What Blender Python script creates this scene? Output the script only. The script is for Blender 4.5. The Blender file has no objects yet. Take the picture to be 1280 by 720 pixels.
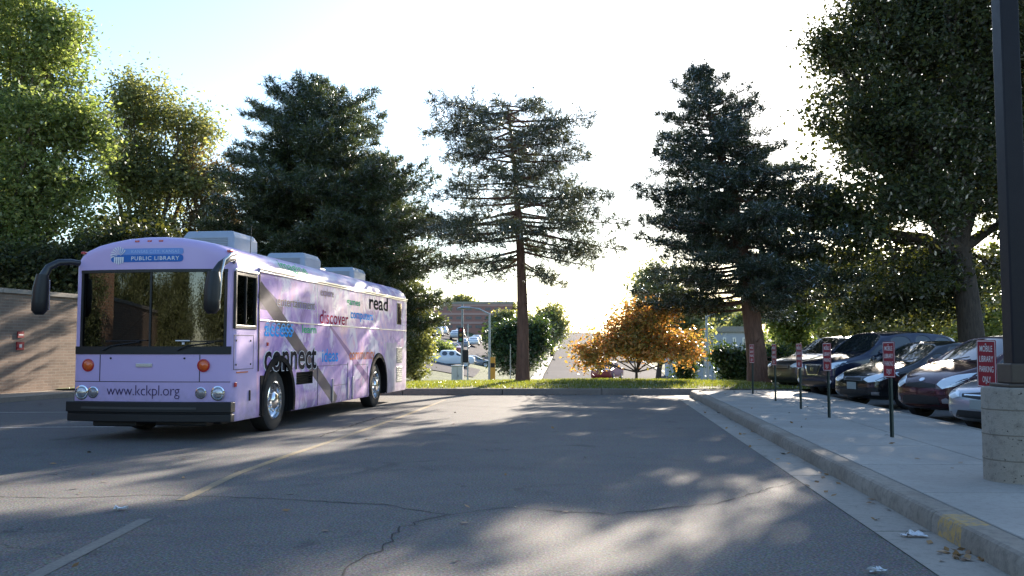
import bpy, bmesh, math, random
import numpy as np
from mathutils import Vector, Matrix
from mathutils.bvhtree import BVHTree
random.seed(7)
rng = np.random.default_rng(11)
R = math.radians
PI = math.pi
scene = bpy.context.scene
COL = scene.collection
F = 1150.0          # focal length in pixels of a 1280 wide frame
H = 1.38            # camera height
HOR = 434.0         # horizon row


def X_at(px, d):
    return (px - 640.0) / F * d


def Z_at(py, d):
    return H - (py - HOR) / F * d


# ------------------------------------------------------------------ materials
class NT:
    def __init__(s, name):
        m = bpy.data.materials.new(name)
        m.use_nodes = True
        s.m = m
        s.t = m.node_tree
        s.t.nodes.clear()
        s.out = s.t.nodes.new('ShaderNodeOutputMaterial')

    def n(s, typ, **kw):
        nd = s.t.nodes.new('ShaderNode' + typ)
        for k, v in kw.items():
            if k.startswith('i_'):
                key = k[2:]
                key = int(key) if key.isdigit() else key.replace('_', ' ')
                if isinstance(v, bpy.types.NodeSocket):
                    s.t.links.new(v, nd.inputs[key])
                else:
                    nd.inputs[key].default_value = v
            else:
                setattr(nd, k, v)
        return nd

    def link(s, a, b):
        s.t.links.new(a, b)

    def coord(s, kind='Object'):
        return s.n('TexCoord').outputs[kind]

    def noise(s, vec, scale, detail=4, rough=.55, dist=0):
        return s.n('TexNoise', i_Vector=vec, i_Scale=scale, i_Detail=detail, i_Roughness=rough, i_Distortion=dist).outputs['Fac']

    def ramp(s, fac, stops, interp='LINEAR'):
        r = s.n('ValToRGB', i_Fac=fac)
        cr = r.color_ramp
        cr.interpolation = interp
        while len(cr.elements) < len(stops):
            cr.elements.new(.5)
        for e, (p, c) in zip(cr.elements, stops):
            e.position = p
            e.color = (c, c, c, 1) if not isinstance(c, (tuple, list)) else (*c, 1)
        return r.outputs['Color']

    def mix(s, fac, a, b, mode='MIX'):
        nd = s.n('Mix', data_type='RGBA', blend_type=mode)
        for idx, v in ((0, fac), (6, a), (7, b)):
            if isinstance(v, bpy.types.NodeSocket):
                s.t.links.new(v, nd.inputs[idx])
            elif idx == 0:
                nd.inputs[0].default_value = v
            else:
                nd.inputs[idx].default_value = (*v, 1) if len(v) == 3 else v
        return nd.outputs[2]

    def math(s, op, a, b=0.0, c=None, clamp=False):
        nd = s.n('Math', operation=op, use_clamp=clamp)
        for i, v in enumerate((a, b, c)):
            if v is None:
                continue
            if isinstance(v, bpy.types.NodeSocket):
                s.t.links.new(v, nd.inputs[i])
            else:
                nd.inputs[i].default_value = v
        return nd.outputs[0]

    def bump(s, h, strength=.3, dist=.01):
        return s.n('Bump', i_Height=h, i_Strength=strength, i_Distance=dist).outputs['Normal']

    def principled(s, **kw):
        p = s.n('BsdfPrincipled', **kw)
        s.link(p.outputs[0], s.out.inputs[0])
        return p


def simple(name, c, rough=.5, metal=0.0, spec=.5, coat=0.0, var=.12, vs=6.0, bump=0.0, bs=60.0):
    t = NT(name)
    co = t.coord()
    f = t.noise(co, vs, 5)
    col = t.mix(t.math('MULTIPLY', f, 1.0), tuple(x * (1 - var) for x in c), tuple(min(1, x * (1 + var)) for x in c))
    rr = t.math('ADD', t.math('MULTIPLY', t.noise(co, vs * 3, 3), .16), max(0.02, rough - .08)) if rough > .08 else rough
    p = t.principled(i_Base_Color=col, i_Metallic=metal)
    if isinstance(rr, float):
        p.inputs['Roughness'].default_value = rr
    else:
        t.link(rr, p.inputs['Roughness'])
    p.inputs['Specular IOR Level'].default_value = spec
    p.inputs['Coat Weight'].default_value = coat
    p.inputs['Coat Roughness'].default_value = .04
    if bump:
        t.link(t.bump(t.noise(co, bs, 4), bump, .01), p.inputs['Normal'])
    return t.m


def asphalt_mat(name='asphalt_worn', base=.105, warm=(1.0, .97, .93)):
    t = NT(name)
    co = t.coord()
    big = t.noise(co, .22, 5, .6, .6)
    mid = t.noise(co, 2.3, 6, .65)
    fine = t.noise(co, 55, 3, .7)
    vor = t.n('TexVoronoi', i_Vector=co, i_Scale=70.0).outputs['Color']
    b = t.ramp(fine, [(.30, .035), (.5, base), (.68, base * 1.9)])
    b2 = t.mix(.32, b, vor, 'SOFT_LIGHT')
    b3 = t.mix(t.ramp(big, [(.35, .0), (.65, 1.0)]), b2, t.mix(1.0, b2, (1.30, 1.28, 1.24), 'MULTIPLY'))
    b4 = t.mix(t.ramp(mid, [(.42, 0.0), (.7, .5)]), b3, t.mix(1.0, b3, (.72, .72, .74), 'MULTIPLY'))
    # fine wandering cracks
    wv = t.n('VectorMath', operation='ADD', i_0=co)
    nn = t.n('TexNoise', i_Vector=co, i_Scale=1.3, i_Detail=6.0)
    sc = t.n('VectorMath', operation='SCALE', i_0=nn.outputs['Color'])
    sc.inputs[3].default_value = 1.5
    t.link(sc.outputs[0], wv.inputs[1])
    ve = t.n('TexVoronoi', feature='DISTANCE_TO_EDGE', i_Vector=wv.outputs[0], i_Scale=.23).outputs['Distance']
    crack = t.ramp(ve, [(.0, 1.0), (.0035, 0.0)])
    crack = t.math('MULTIPLY', crack, t.ramp(t.noise(co, .5, 2), [(.55, 0.0), (.62, .7)]))
    stain = t.ramp(t.noise(co, .9, 4, .6, 1.0), [(.60, 0.0), (.72, .55)])
    c = t.mix(stain, b4, (.035, .033, .033))
    c = t.mix(t.math('MULTIPLY', crack, .8), c, (.018, .017, .017))
    c = t.mix(1.0, c, warm, 'MULTIPLY')
    p = t.principled(i_Base_Color=c, i_Roughness=.86)
    p.inputs['Specular IOR Level'].default_value = .3
    hh = t.math('ADD', t.math('MULTIPLY', fine, 1.0), t.math('MULTIPLY', crack, -2.0))
    t.link(t.bump(hh, .55, .008), p.inputs['Normal'])
    return t.m


def concrete_mat(name, c=(.36, .345, .32), joint=None, stain=.5, bump=.3):
    t = NT(name)
    co = t.coord()
    a = t.noise(co, .8, 6, .6, .4)
    b = t.noise(co, 14, 5, .7)
    d = t.noise(co, 90, 2, .6)
    col = t.mix(t.ramp(a, [(.3, 0.0), (.7, 1.0)]), tuple(x * .82 for x in c), tuple(x * 1.1 for x in c))
    col = t.mix(t.ramp(b, [(.5, 0.0), (.75, stain)]), col, tuple(x * .5 for x in c))
    col = t.mix(t.ramp(d, [(.35, .25), (.5, 0.0)]), col, tuple(x * .55 for x in c))
    p = t.principled(i_Base_Color=col, i_Roughness=.85)
    p.inputs['Specular IOR Level'].default_value = .25
    t.link(t.bump(t.math('ADD', b, d), bump, .006), p.inputs['Normal'])
    return t.m


def brick_mat(name, c1, c2, mortar, scale=1.0, axis='XZ', bw=.30, bh=.09):
    t = NT(name)
    co = t.coord()
    sp = t.n('SeparateXYZ', i_Vector=co)
    cb = t.n('CombineXYZ')
    t.link(sp.outputs[axis[0]], cb.inputs[0])
    t.link(sp.outputs[axis[1]], cb.inputs[1])
    br = t.n('TexBrick', i_Vector=cb.outputs[0], i_Scale=scale, i_Color1=(*c1, 1), i_Color2=(*c2, 1), i_Mortar=(*mortar, 1))
    br.inputs['Mortar Size'].default_value = .008
    br.inputs['Brick Width'].default_value = bw
    br.inputs['Row Height'].default_value = bh
    n = t.noise(co, 3, 6)
    col = t.mix(t.ramp(n, [(.35, 0.0), (.75, .5)]), br.outputs['Color'], tuple(x * .6 for x in c1))
    p = t.principled(i_Base_Color=col, i_Roughness=.9)
    t.link(t.bump(t.math('SUBTRACT', t.noise(co, 60, 3), t.math('MULTIPLY', br.outputs['Fac'], 2.0)), .5, .008), p.inputs['Normal'])
    return t.m


def leaf_mat(name, cols, transl=.45, tcol=None, spec=.25):
    t = NT(name)
    rnd = t.n('NewGeometry').outputs['Random Per Island']
    co = t.coord()
    big = t.noise(co, .8, 2)
    f = t.math('ADD', t.math('MULTIPLY', rnd, .65), t.math('MULTIPLY', big, .38), clamp=True)
    n = len(cols)
    col = t.ramp(f, [(i / (n - 1) * .8 + .1, c) for i, c in enumerate(cols)])
    df = t.n('BsdfDiffuse', i_Color=col)
    tr = t.n('BsdfTranslucent', i_Color=t.mix(1.0, col, tcol or (1.7, 1.55, .7), 'MULTIPLY'))
    mx = t.n('MixShader', i_0=transl)
    t.link(df.outputs[0], mx.inputs[1])
    t.link(tr.outputs[0], mx.inputs[2])
    gl = t.n('BsdfGlossy', i_Roughness=.42, i_Color=(.8, .85, .9, 1))
    fr = t.n('Fresnel', i_IOR=1.38)
    m2 = t.n('MixShader', i_0=t.math('MULTIPLY', fr.outputs[0], spec * 2))
    t.link(mx.outputs[0], m2.inputs[1])
    t.link(gl.outputs[0], m2.inputs[2])
    t.link(m2.outputs[0], t.out.inputs[0])
    return t.m


def glass_mat(name, tint=(.10, .11, .11), refl=1.0, rough=.01):
    t = NT(name)
    tr = t.n('BsdfTransparent', i_Color=(*tint, 1))
    gl = t.n('BsdfGlossy', i_Roughness=rough, i_Color=(.95, .97, 1, 1))
    fr = t.n('Fresnel', i_IOR=1.7)
    mx = t.n('MixShader', i_0=t.math('ADD', t.math('MULTIPLY', fr.outputs[0], refl), .14 * refl, clamp=True))
    t.link(tr.outputs[0], mx.inputs[1])
    t.link(gl.outputs[0], mx.inputs[2])
    t.link(mx.outputs[0], t.out.inputs[0])
    return t.m


def bark_mat(name, c):
    t = NT(name)
    co = t.coord()
    mp = t.n('Mapping', i_Vector=co)
    mp.inputs['Scale'].default_value = (9, 9, 1.6)
    f = t.noise(mp.outputs[0], 1.6, 6, .7, .5)
    col = t.ramp(f, [(.3, tuple(x * .45 for x in c)), (.7, tuple(x * 1.3 for x in c))])
    p = t.principled(i_Base_Color=col, i_Roughness=.95)
    t.link(t.bump(f, .8, .03), p.inputs['Normal'])
    return t.m


def paint_mat(name, c, metal=.35, rough=.28):
    t = NT(name)
    co = t.coord()
    f = t.noise(co, 3, 5)
    d = t.ramp(t.noise(co, 9, 5, .6), [(.5, 0.0), (.8, .12)])
    col = t.mix(d, t.mix(f, tuple(x * .93 for x in c), tuple(x * 1.07 for x in c)), (.25, .23, .2))
    p = t.principled(i_Base_Color=col, i_Metallic=metal, i_Roughness=rough)
    p.inputs['Coat Weight'].default_value = 1.0
    t.link(t.math('ADD', t.math('MULTIPLY', t.noise(co, 7, 3), .08), .02), p.inputs['Coat Roughness'])
    return t.m


# ------------------------------------------------------------------ mesh helpers
class MB:
    def __init__(s):
        s.v = []
        s.f = []
        s.mi = []

    def add(s, verts, faces, mi=0):
        b = len(s.v)
        s.v.extend([tuple(v) for v in verts])
        s.f.extend([tuple(b + i for i in f) for f in faces])
        s.mi.extend([mi] * len(faces))
        return s

    def box(s, x0, x1, y0, y1, z0, z1, mi=0, M=None):
        vs = [Vector(p) for p in ((x0, y0, z0), (x1, y0, z0), (x1, y1, z0), (x0, y1, z0), (x0, y0, z1), (x1, y0, z1), (x1, y1, z1), (x0, y1, z1))]
        if M is not None:
            vs = [M @ v for v in vs]
        return s.add(vs, [(3, 2, 1, 0), (4, 5, 6, 7), (0, 1, 5, 4), (1, 2, 6, 5), (2, 3, 7, 6), (3, 0, 4, 7)], mi)

    def tube(s, pts, rad, n=8, caps=True, mi=0):
        pts = [Vector(p) for p in pts]
        if not isinstance(rad, (list, tuple)):
            rad = [rad] * len(pts)
        rings = []
        up = None
        for i, p in enumerate(pts):
            d = (pts[min(i + 1, len(pts) - 1)] - pts[max(i - 1, 0)])
            if d.length < 1e-9:
                d = Vector((0, 0, 1))
            d.normalize()
            if up is None:
                up = Vector((0, 0, 1)) if abs(d.z) < .9 else Vector((1, 0, 0))
            a = d.cross(up)
            if a.length < 1e-6:
                a = d.cross(Vector((0, 1, 0)))
            a.normalize()
            b = a.cross(d).normalized()
            up = b
            r = rad[i]
            ra, rb = (r if isinstance(r, tuple) else (r, r))
            rings.append([p + a * (math.cos(2 * PI * k / n) * ra) + b * (math.sin(2 * PI * k / n) * rb) for k in range(n)])
        vs = [v for rg in rings for v in rg]
        fs = []
        for i in range(len(rings) - 1):
            for k in range(n):
                k2 = (k + 1) % n
                fs.append((i * n + k, i * n + k2, (i + 1) * n + k2, (i + 1) * n + k))
        if caps:
            fs.append(tuple(range(n))[::-1])
            fs.append(tuple((len(rings) - 1) * n + k for k in range(n)))
        return s.add(vs, fs, mi)

    def cyl(s, p0, p1, r0, r1=None, n=16, mi=0):
        return s.tube([p0, p1], [r0, r0 if r1 is None else r1], n, True, mi)

    def lathe(s, prof, origin=(0, 0, 0), axis='X', n=32, mi=0, close=False):
        """prof: list of (r, h): revolve about axis"""
        o = Vector(origin)
        vs = []
        for r, h in prof:
            for k in range(n):
                a = 2 * PI * k / n
                c, q = math.cos(a) * r, math.sin(a) * r
                if axis == 'X':
                    vs.append(o + Vector((h, c, q)))
                elif axis == 'Y':
                    vs.append(o + Vector((c, h, q)))
                else:
                    vs.append(o + Vector((c, q, h)))
        fs = []
        m = len(prof)
        for i in range(m - 1 if not close else m):
            for k in range(n):
                k2 = (k + 1) % n
                j = (i + 1) % m
                fs.append((i * n + k, i * n + k2, j * n + k2, j * n + k))
        return s.add(vs, fs, mi)

    def sheet(s, poly, z, mi=0):
        return s.add([(p[0], p[1], z if len(p) < 3 else p[2]) for p in poly], [tuple(range(len(poly)))], mi)

    def prism(s, poly, z0, z1, mi=0):
        n = len(poly)
        vs = [(p[0], p[1], z0) for p in poly] + [(p[0], p[1], z1) for p in poly]
        fs = [tuple(range(n))[::-1], tuple(range(n, 2 * n))] + [(i, (i + 1) % n, n + (i + 1) % n, n + i) for i in range(n)]
        return s.add(vs, fs, mi)

    def mesh(s, name, mats, smooth=None):
        me = bpy.data.meshes.new(name)
        me.from_pydata(s.v, [], s.f)
        for m in (mats if isinstance(mats, (list, tuple)) else [mats]):
            me.materials.append(m)
        if any(s.mi):
            me.polygons.foreach_set('material_index', s.mi)
        bm = bmesh.new()
        bm.from_mesh(me)
        bmesh.ops.recalc_face_normals(bm, faces=bm.faces)
        bm.to_mesh(me)
        bm.free()
        if smooth is not None:
            me.polygons.foreach_set('use_smooth', [True] * len(me.polygons))
            me.set_sharp_from_angle(angle=R(smooth))
        me.update()
        return me

    def build(s, name, mats, parent=None, smooth=None, bevel=0.0, seg=2, loc=None, rotz=0.0):
        o = link(name, s.mesh(name, mats, smooth), parent)
        if loc is not None:
            o.location = loc
        if rotz:
            o.rotation_euler.z = rotz
        if bevel:
            b = o.modifiers.new('bevel', 'BEVEL')
            b.width = bevel
            b.segments = seg
            b.limit_method = 'ANGLE'
            b.angle_limit = R(40)
        return o


def link(name, me, parent=None):
    o = bpy.data.objects.new(name, me)
    COL.objects.link(o)
    if parent is not None:
        o.parent = parent
    return o


def tag(o, label, cat, group=None, kind=None):
    o['label'] = label
    o['category'] = cat
    if group:
        o['group'] = group
    if kind:
        o['kind'] = kind
    return o


def struct(o):
    o['kind'] = 'structure'
    return o


def thing(name, label, cat, loc=(0, 0, 0), rotz=0.0, group=None):
    o = bpy.data.objects.new(name, None)
    o.empty_display_size = .2
    COL.objects.link(o)
    o.location = loc
    o.rotation_euler.z = rotz
    return tag(o, label, cat, group)


KIDS = {}


def dup(root, loc, rotz=0.0, label=None, group=None, scale=None):
    r = root.copy()
    COL.objects.link(r)
    r.location = loc
    r.rotation_euler.z = rotz
    if scale is not None:
        r.scale = scale if isinstance(scale, tuple) else (scale,) * 3
    if label:
        r['label'] = label
    if group:
        r['group'] = group
    for ch in list(root.children):
        c = ch.copy()
        COL.objects.link(c)
        c.parent = r
        for g in ch.children:
            d = g.copy()
            COL.objects.link(d)
            d.parent = c
    return r


def text_mesh(body, width=None, height=None, bold=0.0, align='CENTER', space=1.0, spacing=1.0):
    """returns (verts2d, faces) of a flat text, scaled to width (x) and cap height scale"""
    cu = bpy.data.curves.new('lettering', 'FONT')
    cu.body = body
    cu.align_x = 'LEFT'
    cu.size = 1.0
    cu.offset = bold
    cu.resolution_u = 3
    cu.space_character = space
    o = bpy.data.objects.new('lettering_tmp', cu)
    COL.objects.link(o)
    dg = bpy.context.evaluated_depsgraph_get()
    me = bpy.data.meshes.new_from_object(o.evaluated_get(dg))
    vs = [(v.co.x, v.co.y) for v in me.vertices]
    fs = [tuple(p.vertices) for p in me.polygons]
    bpy.data.objects.remove(o)
    bpy.data.curves.remove(cu)
    bpy.data.meshes.remove(me)
    x0 = min(v[0] for v in vs)
    x1 = max(v[0] for v in vs)
    sx = width / (x1 - x0) if width else 1.0
    sy = height if height else sx
    out = []
    for x, y in vs:
        x = (x - x0) * sx
        if align == 'CENTER':
            x -= (x1 - x0) * sx / 2
        out.append((x, y * sy))
    return out, fs


def evald(o):
    dg = bpy.context.evaluated_depsgraph_get()
    return bpy.data.meshes.new_from_object(o.evaluated_get(dg))
# ------------------------------------------------------------------ shared materials
M_asph = asphalt_mat()
M_asph2 = asphalt_mat('asphalt_side_lot', .085)
M_road = simple('road_pale_concrete', (.095, .092, .098), .95, spec=.03, var=.2, vs=.4)
M_walk = concrete_mat('walk_concrete', (.35, .325, .29), stain=.5)
M_kerb = concrete_mat('kerb_concrete', (.27, .245, .21), stain=.7)
M_gutter = concrete_mat('gutter_concrete', (.32, .295, .255), stain=.6)
M_kerb_far = concrete_mat('kerb_far', (.21, .175, .15), stain=.7)
M_conc = concrete_mat('cast_concrete', (.34, .30, .25), stain=.95, bump=1.0)
_nt = M_conc.node_tree
_pr = next(n_ for n_ in _nt.nodes if n_.type == 'BSDF_PRINCIPLED')
_src = _pr.inputs['Base Color'].links[0].from_socket
_tc = _nt.nodes.new('ShaderNodeTexCoord')
_no = _nt.nodes.new('ShaderNodeTexNoise')
_no.inputs['Scale'].default_value = 34
_no.inputs['Detail'].default_value = 2
_nt.links.new(_tc.outputs['Object'], _no.inputs['Vector'])
_cr = _nt.nodes.new('ShaderNodeValToRGB')
_cr.color_ramp.elements[0].position = .66
_cr.color_ramp.elements[1].position = .72
_nt.links.new(_no.outputs['Fac'], _cr.inputs['Fac'])
_mx = _nt.nodes.new('ShaderNodeMix')
_mx.data_type = 'RGBA'
_mx.inputs[7].default_value = (.05, .04, .03, 1)
_nt.links.new(_cr.outputs['Color'], _mx.inputs[0])
_nt.links.new(_src, _mx.inputs[6])
_nt.links.new(_mx.outputs[2], _pr.inputs['Base Color'])
M_black = simple('black_plastic', (.012, .012, .013), .45)
M_rubber = simple('tyre_rubber', (.018, .018, .018), .8, bump=.2)
M_chrome = simple('chrome', (.75, .76, .78), .12, 1.0, var=.05)
M_alu = simple('aluminium', (.62, .63, .64), .32, .9, var=.1)
M_steelg = simple('grey_steel', (.25, .26, .27), .45, .6)
M_dark = simple('dark_cavity', (.01, .01, .012), .8)
M_crack = simple('crack_dark', (.022, .021, .02), .95)
M_lens = simple('clear_lens', (.85, .88, .9), .2, .25, coat=1.0, var=.1)
M_white = simple('white_paint', (.75, .75, .73), .5)
M_redsign = simple('sign_red', (.27, .02, .03), .6, spec=.2)
M_white_sign = simple('sign_white', (.72, .70, .68), .5)
M_post = simple('post_green', (.035, .05, .042), .5, .3)
M_cglass = simple('car_glass', (.012, .016, .018), .04, 0, .9, coat=1.0, var=.05)


def sstep(a, b, x):
    t = min(1, max(0, (x - a) / (b - a)))
    return t * t * (3 - 2 * t)


PROF = [(-400, -.10), (34.5, -.10), (36, .02), (45, -.6), (60, -1.15), (78, -1.75), (92, -1.85), (110, -1.5), (150, -.3), (200, 1.4), (300, 4.4), (500, 9.2), (700, 11.5), (1600, 13)]


def terr(x, y):
    z = 0
    for (a, za), (b, zb) in zip(PROF, PROF[1:]):
        if a <= y <= b:
            z = za + (zb - za) * (y - a) / (b - a)
            break
    if y > 36:
        k = sstep(45, 100, y)
        left = min(30.0, max(0.0, -x - 1.0))
        z += k * min(3.3, left * .23 * (1 + .6 * sstep(100, 160, y)))
        z += k * .5 * math.sin(x * .07 + 1) * sstep(20, 60, abs(x))
    return z


def grid_lines(segs):
    out = [segs[0][0]]
    for a, b, st in segs:
        n = max(1, round((b - a) / st))
        out += [a + (b - a) * (i + 1) / n for i in range(n)]
    return out


xs = grid_lines([(-900, -200, 100), (-200, -60, 14), (-60, 110, 3.0), (110, 250, 14), (250, 900, 100)])
ys = grid_lines([(-300, -50, 50), (-50, 34.5, 9.4), (34.5, 36, 1.5), (36, 150, 3.0), (150, 520, 8), (520, 1600, 90)])
mb = MB()
vs = [(x, y, terr(x, y)) for y in ys for x in xs]
nx = len(xs)
fs = [(j * nx + i, j * nx + i + 1, (j + 1) * nx + i + 1, (j + 1) * nx + i) for j in range(len(ys) - 1) for i in range(nx - 1)]
mb.add(vs, fs)
t = NT('grass_ground')
co = t.coord()
g1 = t.ramp(t.noise(co, .35, 6, .65), [(.3, (.035, .055, .015)), (.55, (.075, .10, .028)), (.75, (.12, .12, .045))])
g2 = t.mix(t.ramp(t.noise(co, 18, 4), [(.4, 0.0), (.7, .6)]), g1, (.03, .045, .012))
p = t.principled(i_Base_Color=g2, i_Roughness=.95)
t.link(t.bump(t.noise(co, 25, 4), .8, .05), p.inputs['Normal'])
M_ground = t.m
struct(mb.build('ground', M_ground, smooth=60))

KX = lambda d, c: .0983 * d + c       # lines parallel to the kerb
YK = 26.9                              # far kerb of the lot


def wallx(y):
    return -13.9 + .2126 * (y - 25)


# parking lot
mb = MB()
mb.sheet([(-60, -40), (KX(-40, 2.02), -40), (KX(YK, 2.02), YK), (wallx(YK) + 1.6, YK), (wallx(20) + 1.6, 20), (wallx(10) + 1.6, 10), (wallx(-40) + 1.6, -40)][1:], 0.0)
struct(mb.build('parking_lot', M_asph))
mb = MB()
mb.sheet([(KX(-30, 5.64), -30), (60, -30), (60, 34.3), (KX(34.3, 5.64) - .1, 34.3)], 0.0)
struct(mb.build('side_parking_lot', M_asph2))
# gutter pan
mb = MB()
ylist = [-20 + i * 3.0 for i in range(16)]
for a in ylist:
    b = min(a + 2.985, YK - .02)
    if b > a:
        mb.sheet([(KX(a, 2.02), a), (KX(a, 2.45), a), (KX(b, 2.45), b), (KX(b, 2.02), b)], .005)
struct(mb.build('gutter', M_gutter))
# kerb of the sidewalk, cast in lengths with a rounded far corner
tk = NT('kerb_with_old_yellow')
co = tk.coord()
a_ = tk.noise(co, .9, 6, .6, .4)
b_ = tk.noise(co, 16, 5, .7)
colk = tk.mix(tk.ramp(a_, [(.3, 0.0), (.7, 1.0)]), (.19, .155, .12), (.31, .275, .23))
colk = tk.mix(tk.ramp(b_, [(.45, 0.0), (.75, .8)]), colk, (.10, .09, .075))
sp = tk.n('SeparateXYZ', i_Vector=co)
yy = sp.outputs[1]
band = tk.math('MULTIPLY', tk.math('GREATER_THAN', yy, 6.42), tk.math('LESS_THAN', yy, 6.86))
worn = tk.ramp(tk.noise(co, 22, 5, .7), [(.46, 1.0), (.56, 0.0)])
band = tk.math('MULTIPLY', band, tk.math('ADD', tk.math('MULTIPLY', worn, .6), .1))
colk = tk.mix(band, colk, (.50, .30, .06))
pk = tk.principled(i_Base_Color=colk, i_Roughness=.9)
tk.link(tk.bump(tk.math('ADD', b_, a_), .5, .01), pk.inputs['Normal'])
M_kerb = tk.m
mb = MB()
prof = [(2.45, -.02), (2.455, .10), (2.475, .140), (2.50, .155), (2.67, .155), (2.67, -.02)]
for a in ylist:
    b = min(a + 2.99, YK - 1.1)
    if b > a + .1:
        n = len(prof)
        v = [(KX(a, c) + 0, a, z) for c, z in prof] + [(KX(b, c), b, z) for c, z in prof]
        mb.add(v, [tuple(range(n))] + [tuple(range(n, 2 * n))[::-1]] + [(i, n + i, n + (i + 1) % n, (i + 1) % n) for i in range(n)])
# rounded corner
ya = YK - 1.1
cxr, cyr = KX(ya, 2.67) + .95, ya
rings = []
for k in range(7):
    an = PI - k / 6 * PI / 2
    rg = []
    for c, z in prof:
        r = .95 + (2.67 - c)
        rg.append((cxr + math.cos(an) * r + .0, cyr + math.sin(an) * r, z))
    rings.append(rg)
n = len(prof)
v = [q for rg in rings for q in rg]
mb.add(v, [(i * n + j, (i + 1) * n + j, (i + 1) * n + (j + 1) % n, i * n + (j + 1) % n) for i in range(6) for j in range(n)])
struct(mb.build('kerb', M_kerb, smooth=30))
# sidewalk slabs with joints
mb = MB()
yy0 = -20.0
while yy0 < YK - .3:
    step = 1.86
    y1 = min(yy0 + step - .022, YK - .12)
    for c0, c1 in ((2.705, 4.13), (4.15, 5.60)):
        yb = y1
        poly = [(KX(yy0, c0), yy0), (KX(yy0, c1), yy0), (KX(yb, c1), yb), (KX(yb, c0), yb)]
        if c0 < 3 and yb > YK - 1.1:
            yc = max(yy0, YK - 1.15)
            poly = [(KX(yy0, c0), yy0), (KX(yy0, c1), yy0), (KX(yb, c1), yb), (cxr, yb), (cxr - .55, yb - .2), (cxr - .85, yb - .6), (KX(yc, c0), yc)]
        mb.prism(poly, -.02, .15)
    yy0 += step
struct(mb.build('sidewalk', M_walk, bevel=.006, seg=1))
mb = MB()
mb.sheet([(KX(-20, 2.60), -20), (KX(-20, 5.64), -20), (KX(YK, 5.64), YK), (KX(YK, 3.4), YK), (KX(YK - 1.4, 2.62), YK - 1.4)], .128)
struct(mb.build('sidewalk_joint_bed', M_crack))
mb = MB()
mb.box(0, .02, 0, 1, 0, 1)
# edge of the sidewalk on the car side
mb = MB()
a, b = -20, YK + .3
mb.add([(KX(a, 5.61), a, -.02), (KX(a, 5.72), a, -.02), (KX(b, 5.72), b, -.02), (KX(b, 5.61), b, -.02), (KX(a, 5.61), a, .154), (KX(a, 5.72), a, .145), (KX(b, 5.72), b, .145), (KX(b, 5.61), b, .154)],
       [(3, 2, 1, 0), (4, 5, 6, 7), (0, 1, 5, 4), (1, 2, 6, 5), (2, 3, 7, 6), (3, 0, 4, 7)])
struct(mb.build('sidewalk_edge', M_gutter))
# far kerb, in lengths
mb = MB()
x = wallx(27) + 1.6
xe = KX(YK, 2.5) + .6
while x < xe - .01:
    x2 = min(x + 2.9, xe)
    pr = [(YK, -.02), (YK + .02, .15), (YK + .05, .175), (YK + .17, .178), (YK + .17, -.02)]
    n = len(pr)
    v = [(x, q[0], q[1]) for q in pr] + [(x2 - .02, q[0], q[1]) for q in pr]
    mb.add(v, [tuple(range(n)), tuple(range(n, 2 * n))[::-1]] + [(i, n + i, n + (i + 1) % n, (i + 1) % n) for i in range(n)])
    x = x2
struct(mb.build('far_kerb', M_kerb_far))
# grass verge behind the far kerb and right of it
t = NT('verge_soil')
co = t.coord()
c = t.ramp(t.noise(co, 2.5, 6, .7), [(.3, (.06, .075, .02)), (.5, (.12, .13, .035)), (.68, (.16, .12, .06))])
t.link(t.principled(i_Base_Color=c, i_Roughness=.95).outputs[0], t.out.inputs[0])
M_verge = t.m
mb = MB()
gx = grid_lines([(-13.4, 16, .7)])
gy = [YK + .17, YK + .6, YK + 1.5, YK + 3, YK + 4.5, YK + 6, YK + 8, YK + 10]
def vz(x, y):
    d = y - YK
    base = .165 + .07 * math.sin(x * .5) * sstep(.3, 3, d) * .5 + .05 * sstep(.3, 2.5, d)
    return base - max(0, d - 5.0) ** 1.5 * .09
mb.add([(x_, y_, vz(x_, y_)) for y_ in gy for x_ in gx], [(j * len(gx) + i, j * len(gx) + i + 1, (j + 1) * len(gx) + i + 1, (j + 1) * len(gx) + i) for j in range(len(gy) - 1) for i in range(len(gx) - 1)])
struct(mb.build('grass_verge', M_verge, smooth=60))
# dirt strip in front of the brick wall
mb = MB()
for a in range(-40, 34, 2):
    mb.prism([(wallx(a), a), (wallx(a) + 1.6, a), (wallx(a + 2) + 1.6, a + 1.985), (wallx(a + 2), a + 1.985)], -.02, .12)
struct(mb.build('wall_footpath', concrete_mat('dusty_path', (.34, .29, .23), stain=.8)))

# painted lines
def strip(mb, pts, w, z):
    pts = [Vector((p[0], p[1], 0)) for p in pts]
    L, Rr = [], []
    for i, p in enumerate(pts):
        d = (pts[min(i + 1, len(pts) - 1)] - pts[max(0, i - 1)]).normalized()
        nrm = Vector((-d.y, d.x, 0))
        ww = w[i] if isinstance(w, (list, tuple)) else w
        L.append(p + nrm * ww / 2)
        Rr.append(p - nrm * ww / 2)
    n = len(pts)
    zz = z if callable(z) else (lambda a, b: z)
    mb.add([(q.x, q.y, zz(q.x, q.y)) for q in L + Rr], [(i, i + 1, n + i + 1, n + i) for i in range(n - 1)])


def worn_paint(name, c, amount):
    t = NT(name)
    co = t.coord()
    w = t.math('MULTIPLY', t.ramp(t.noise(co, 26, 6, .75), [(.40, 1.0), (.60, .15)]), t.ramp(t.noise(co, .5, 3), [(.35, .35), (.6, 1.0)]))
    w = t.math('MULTIPLY', w, amount)
    col = t.mix(w, (.12, .115, .105), c)
    t.principled(i_Base_Color=col, i_Roughness=.8)
    return t.m


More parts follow.
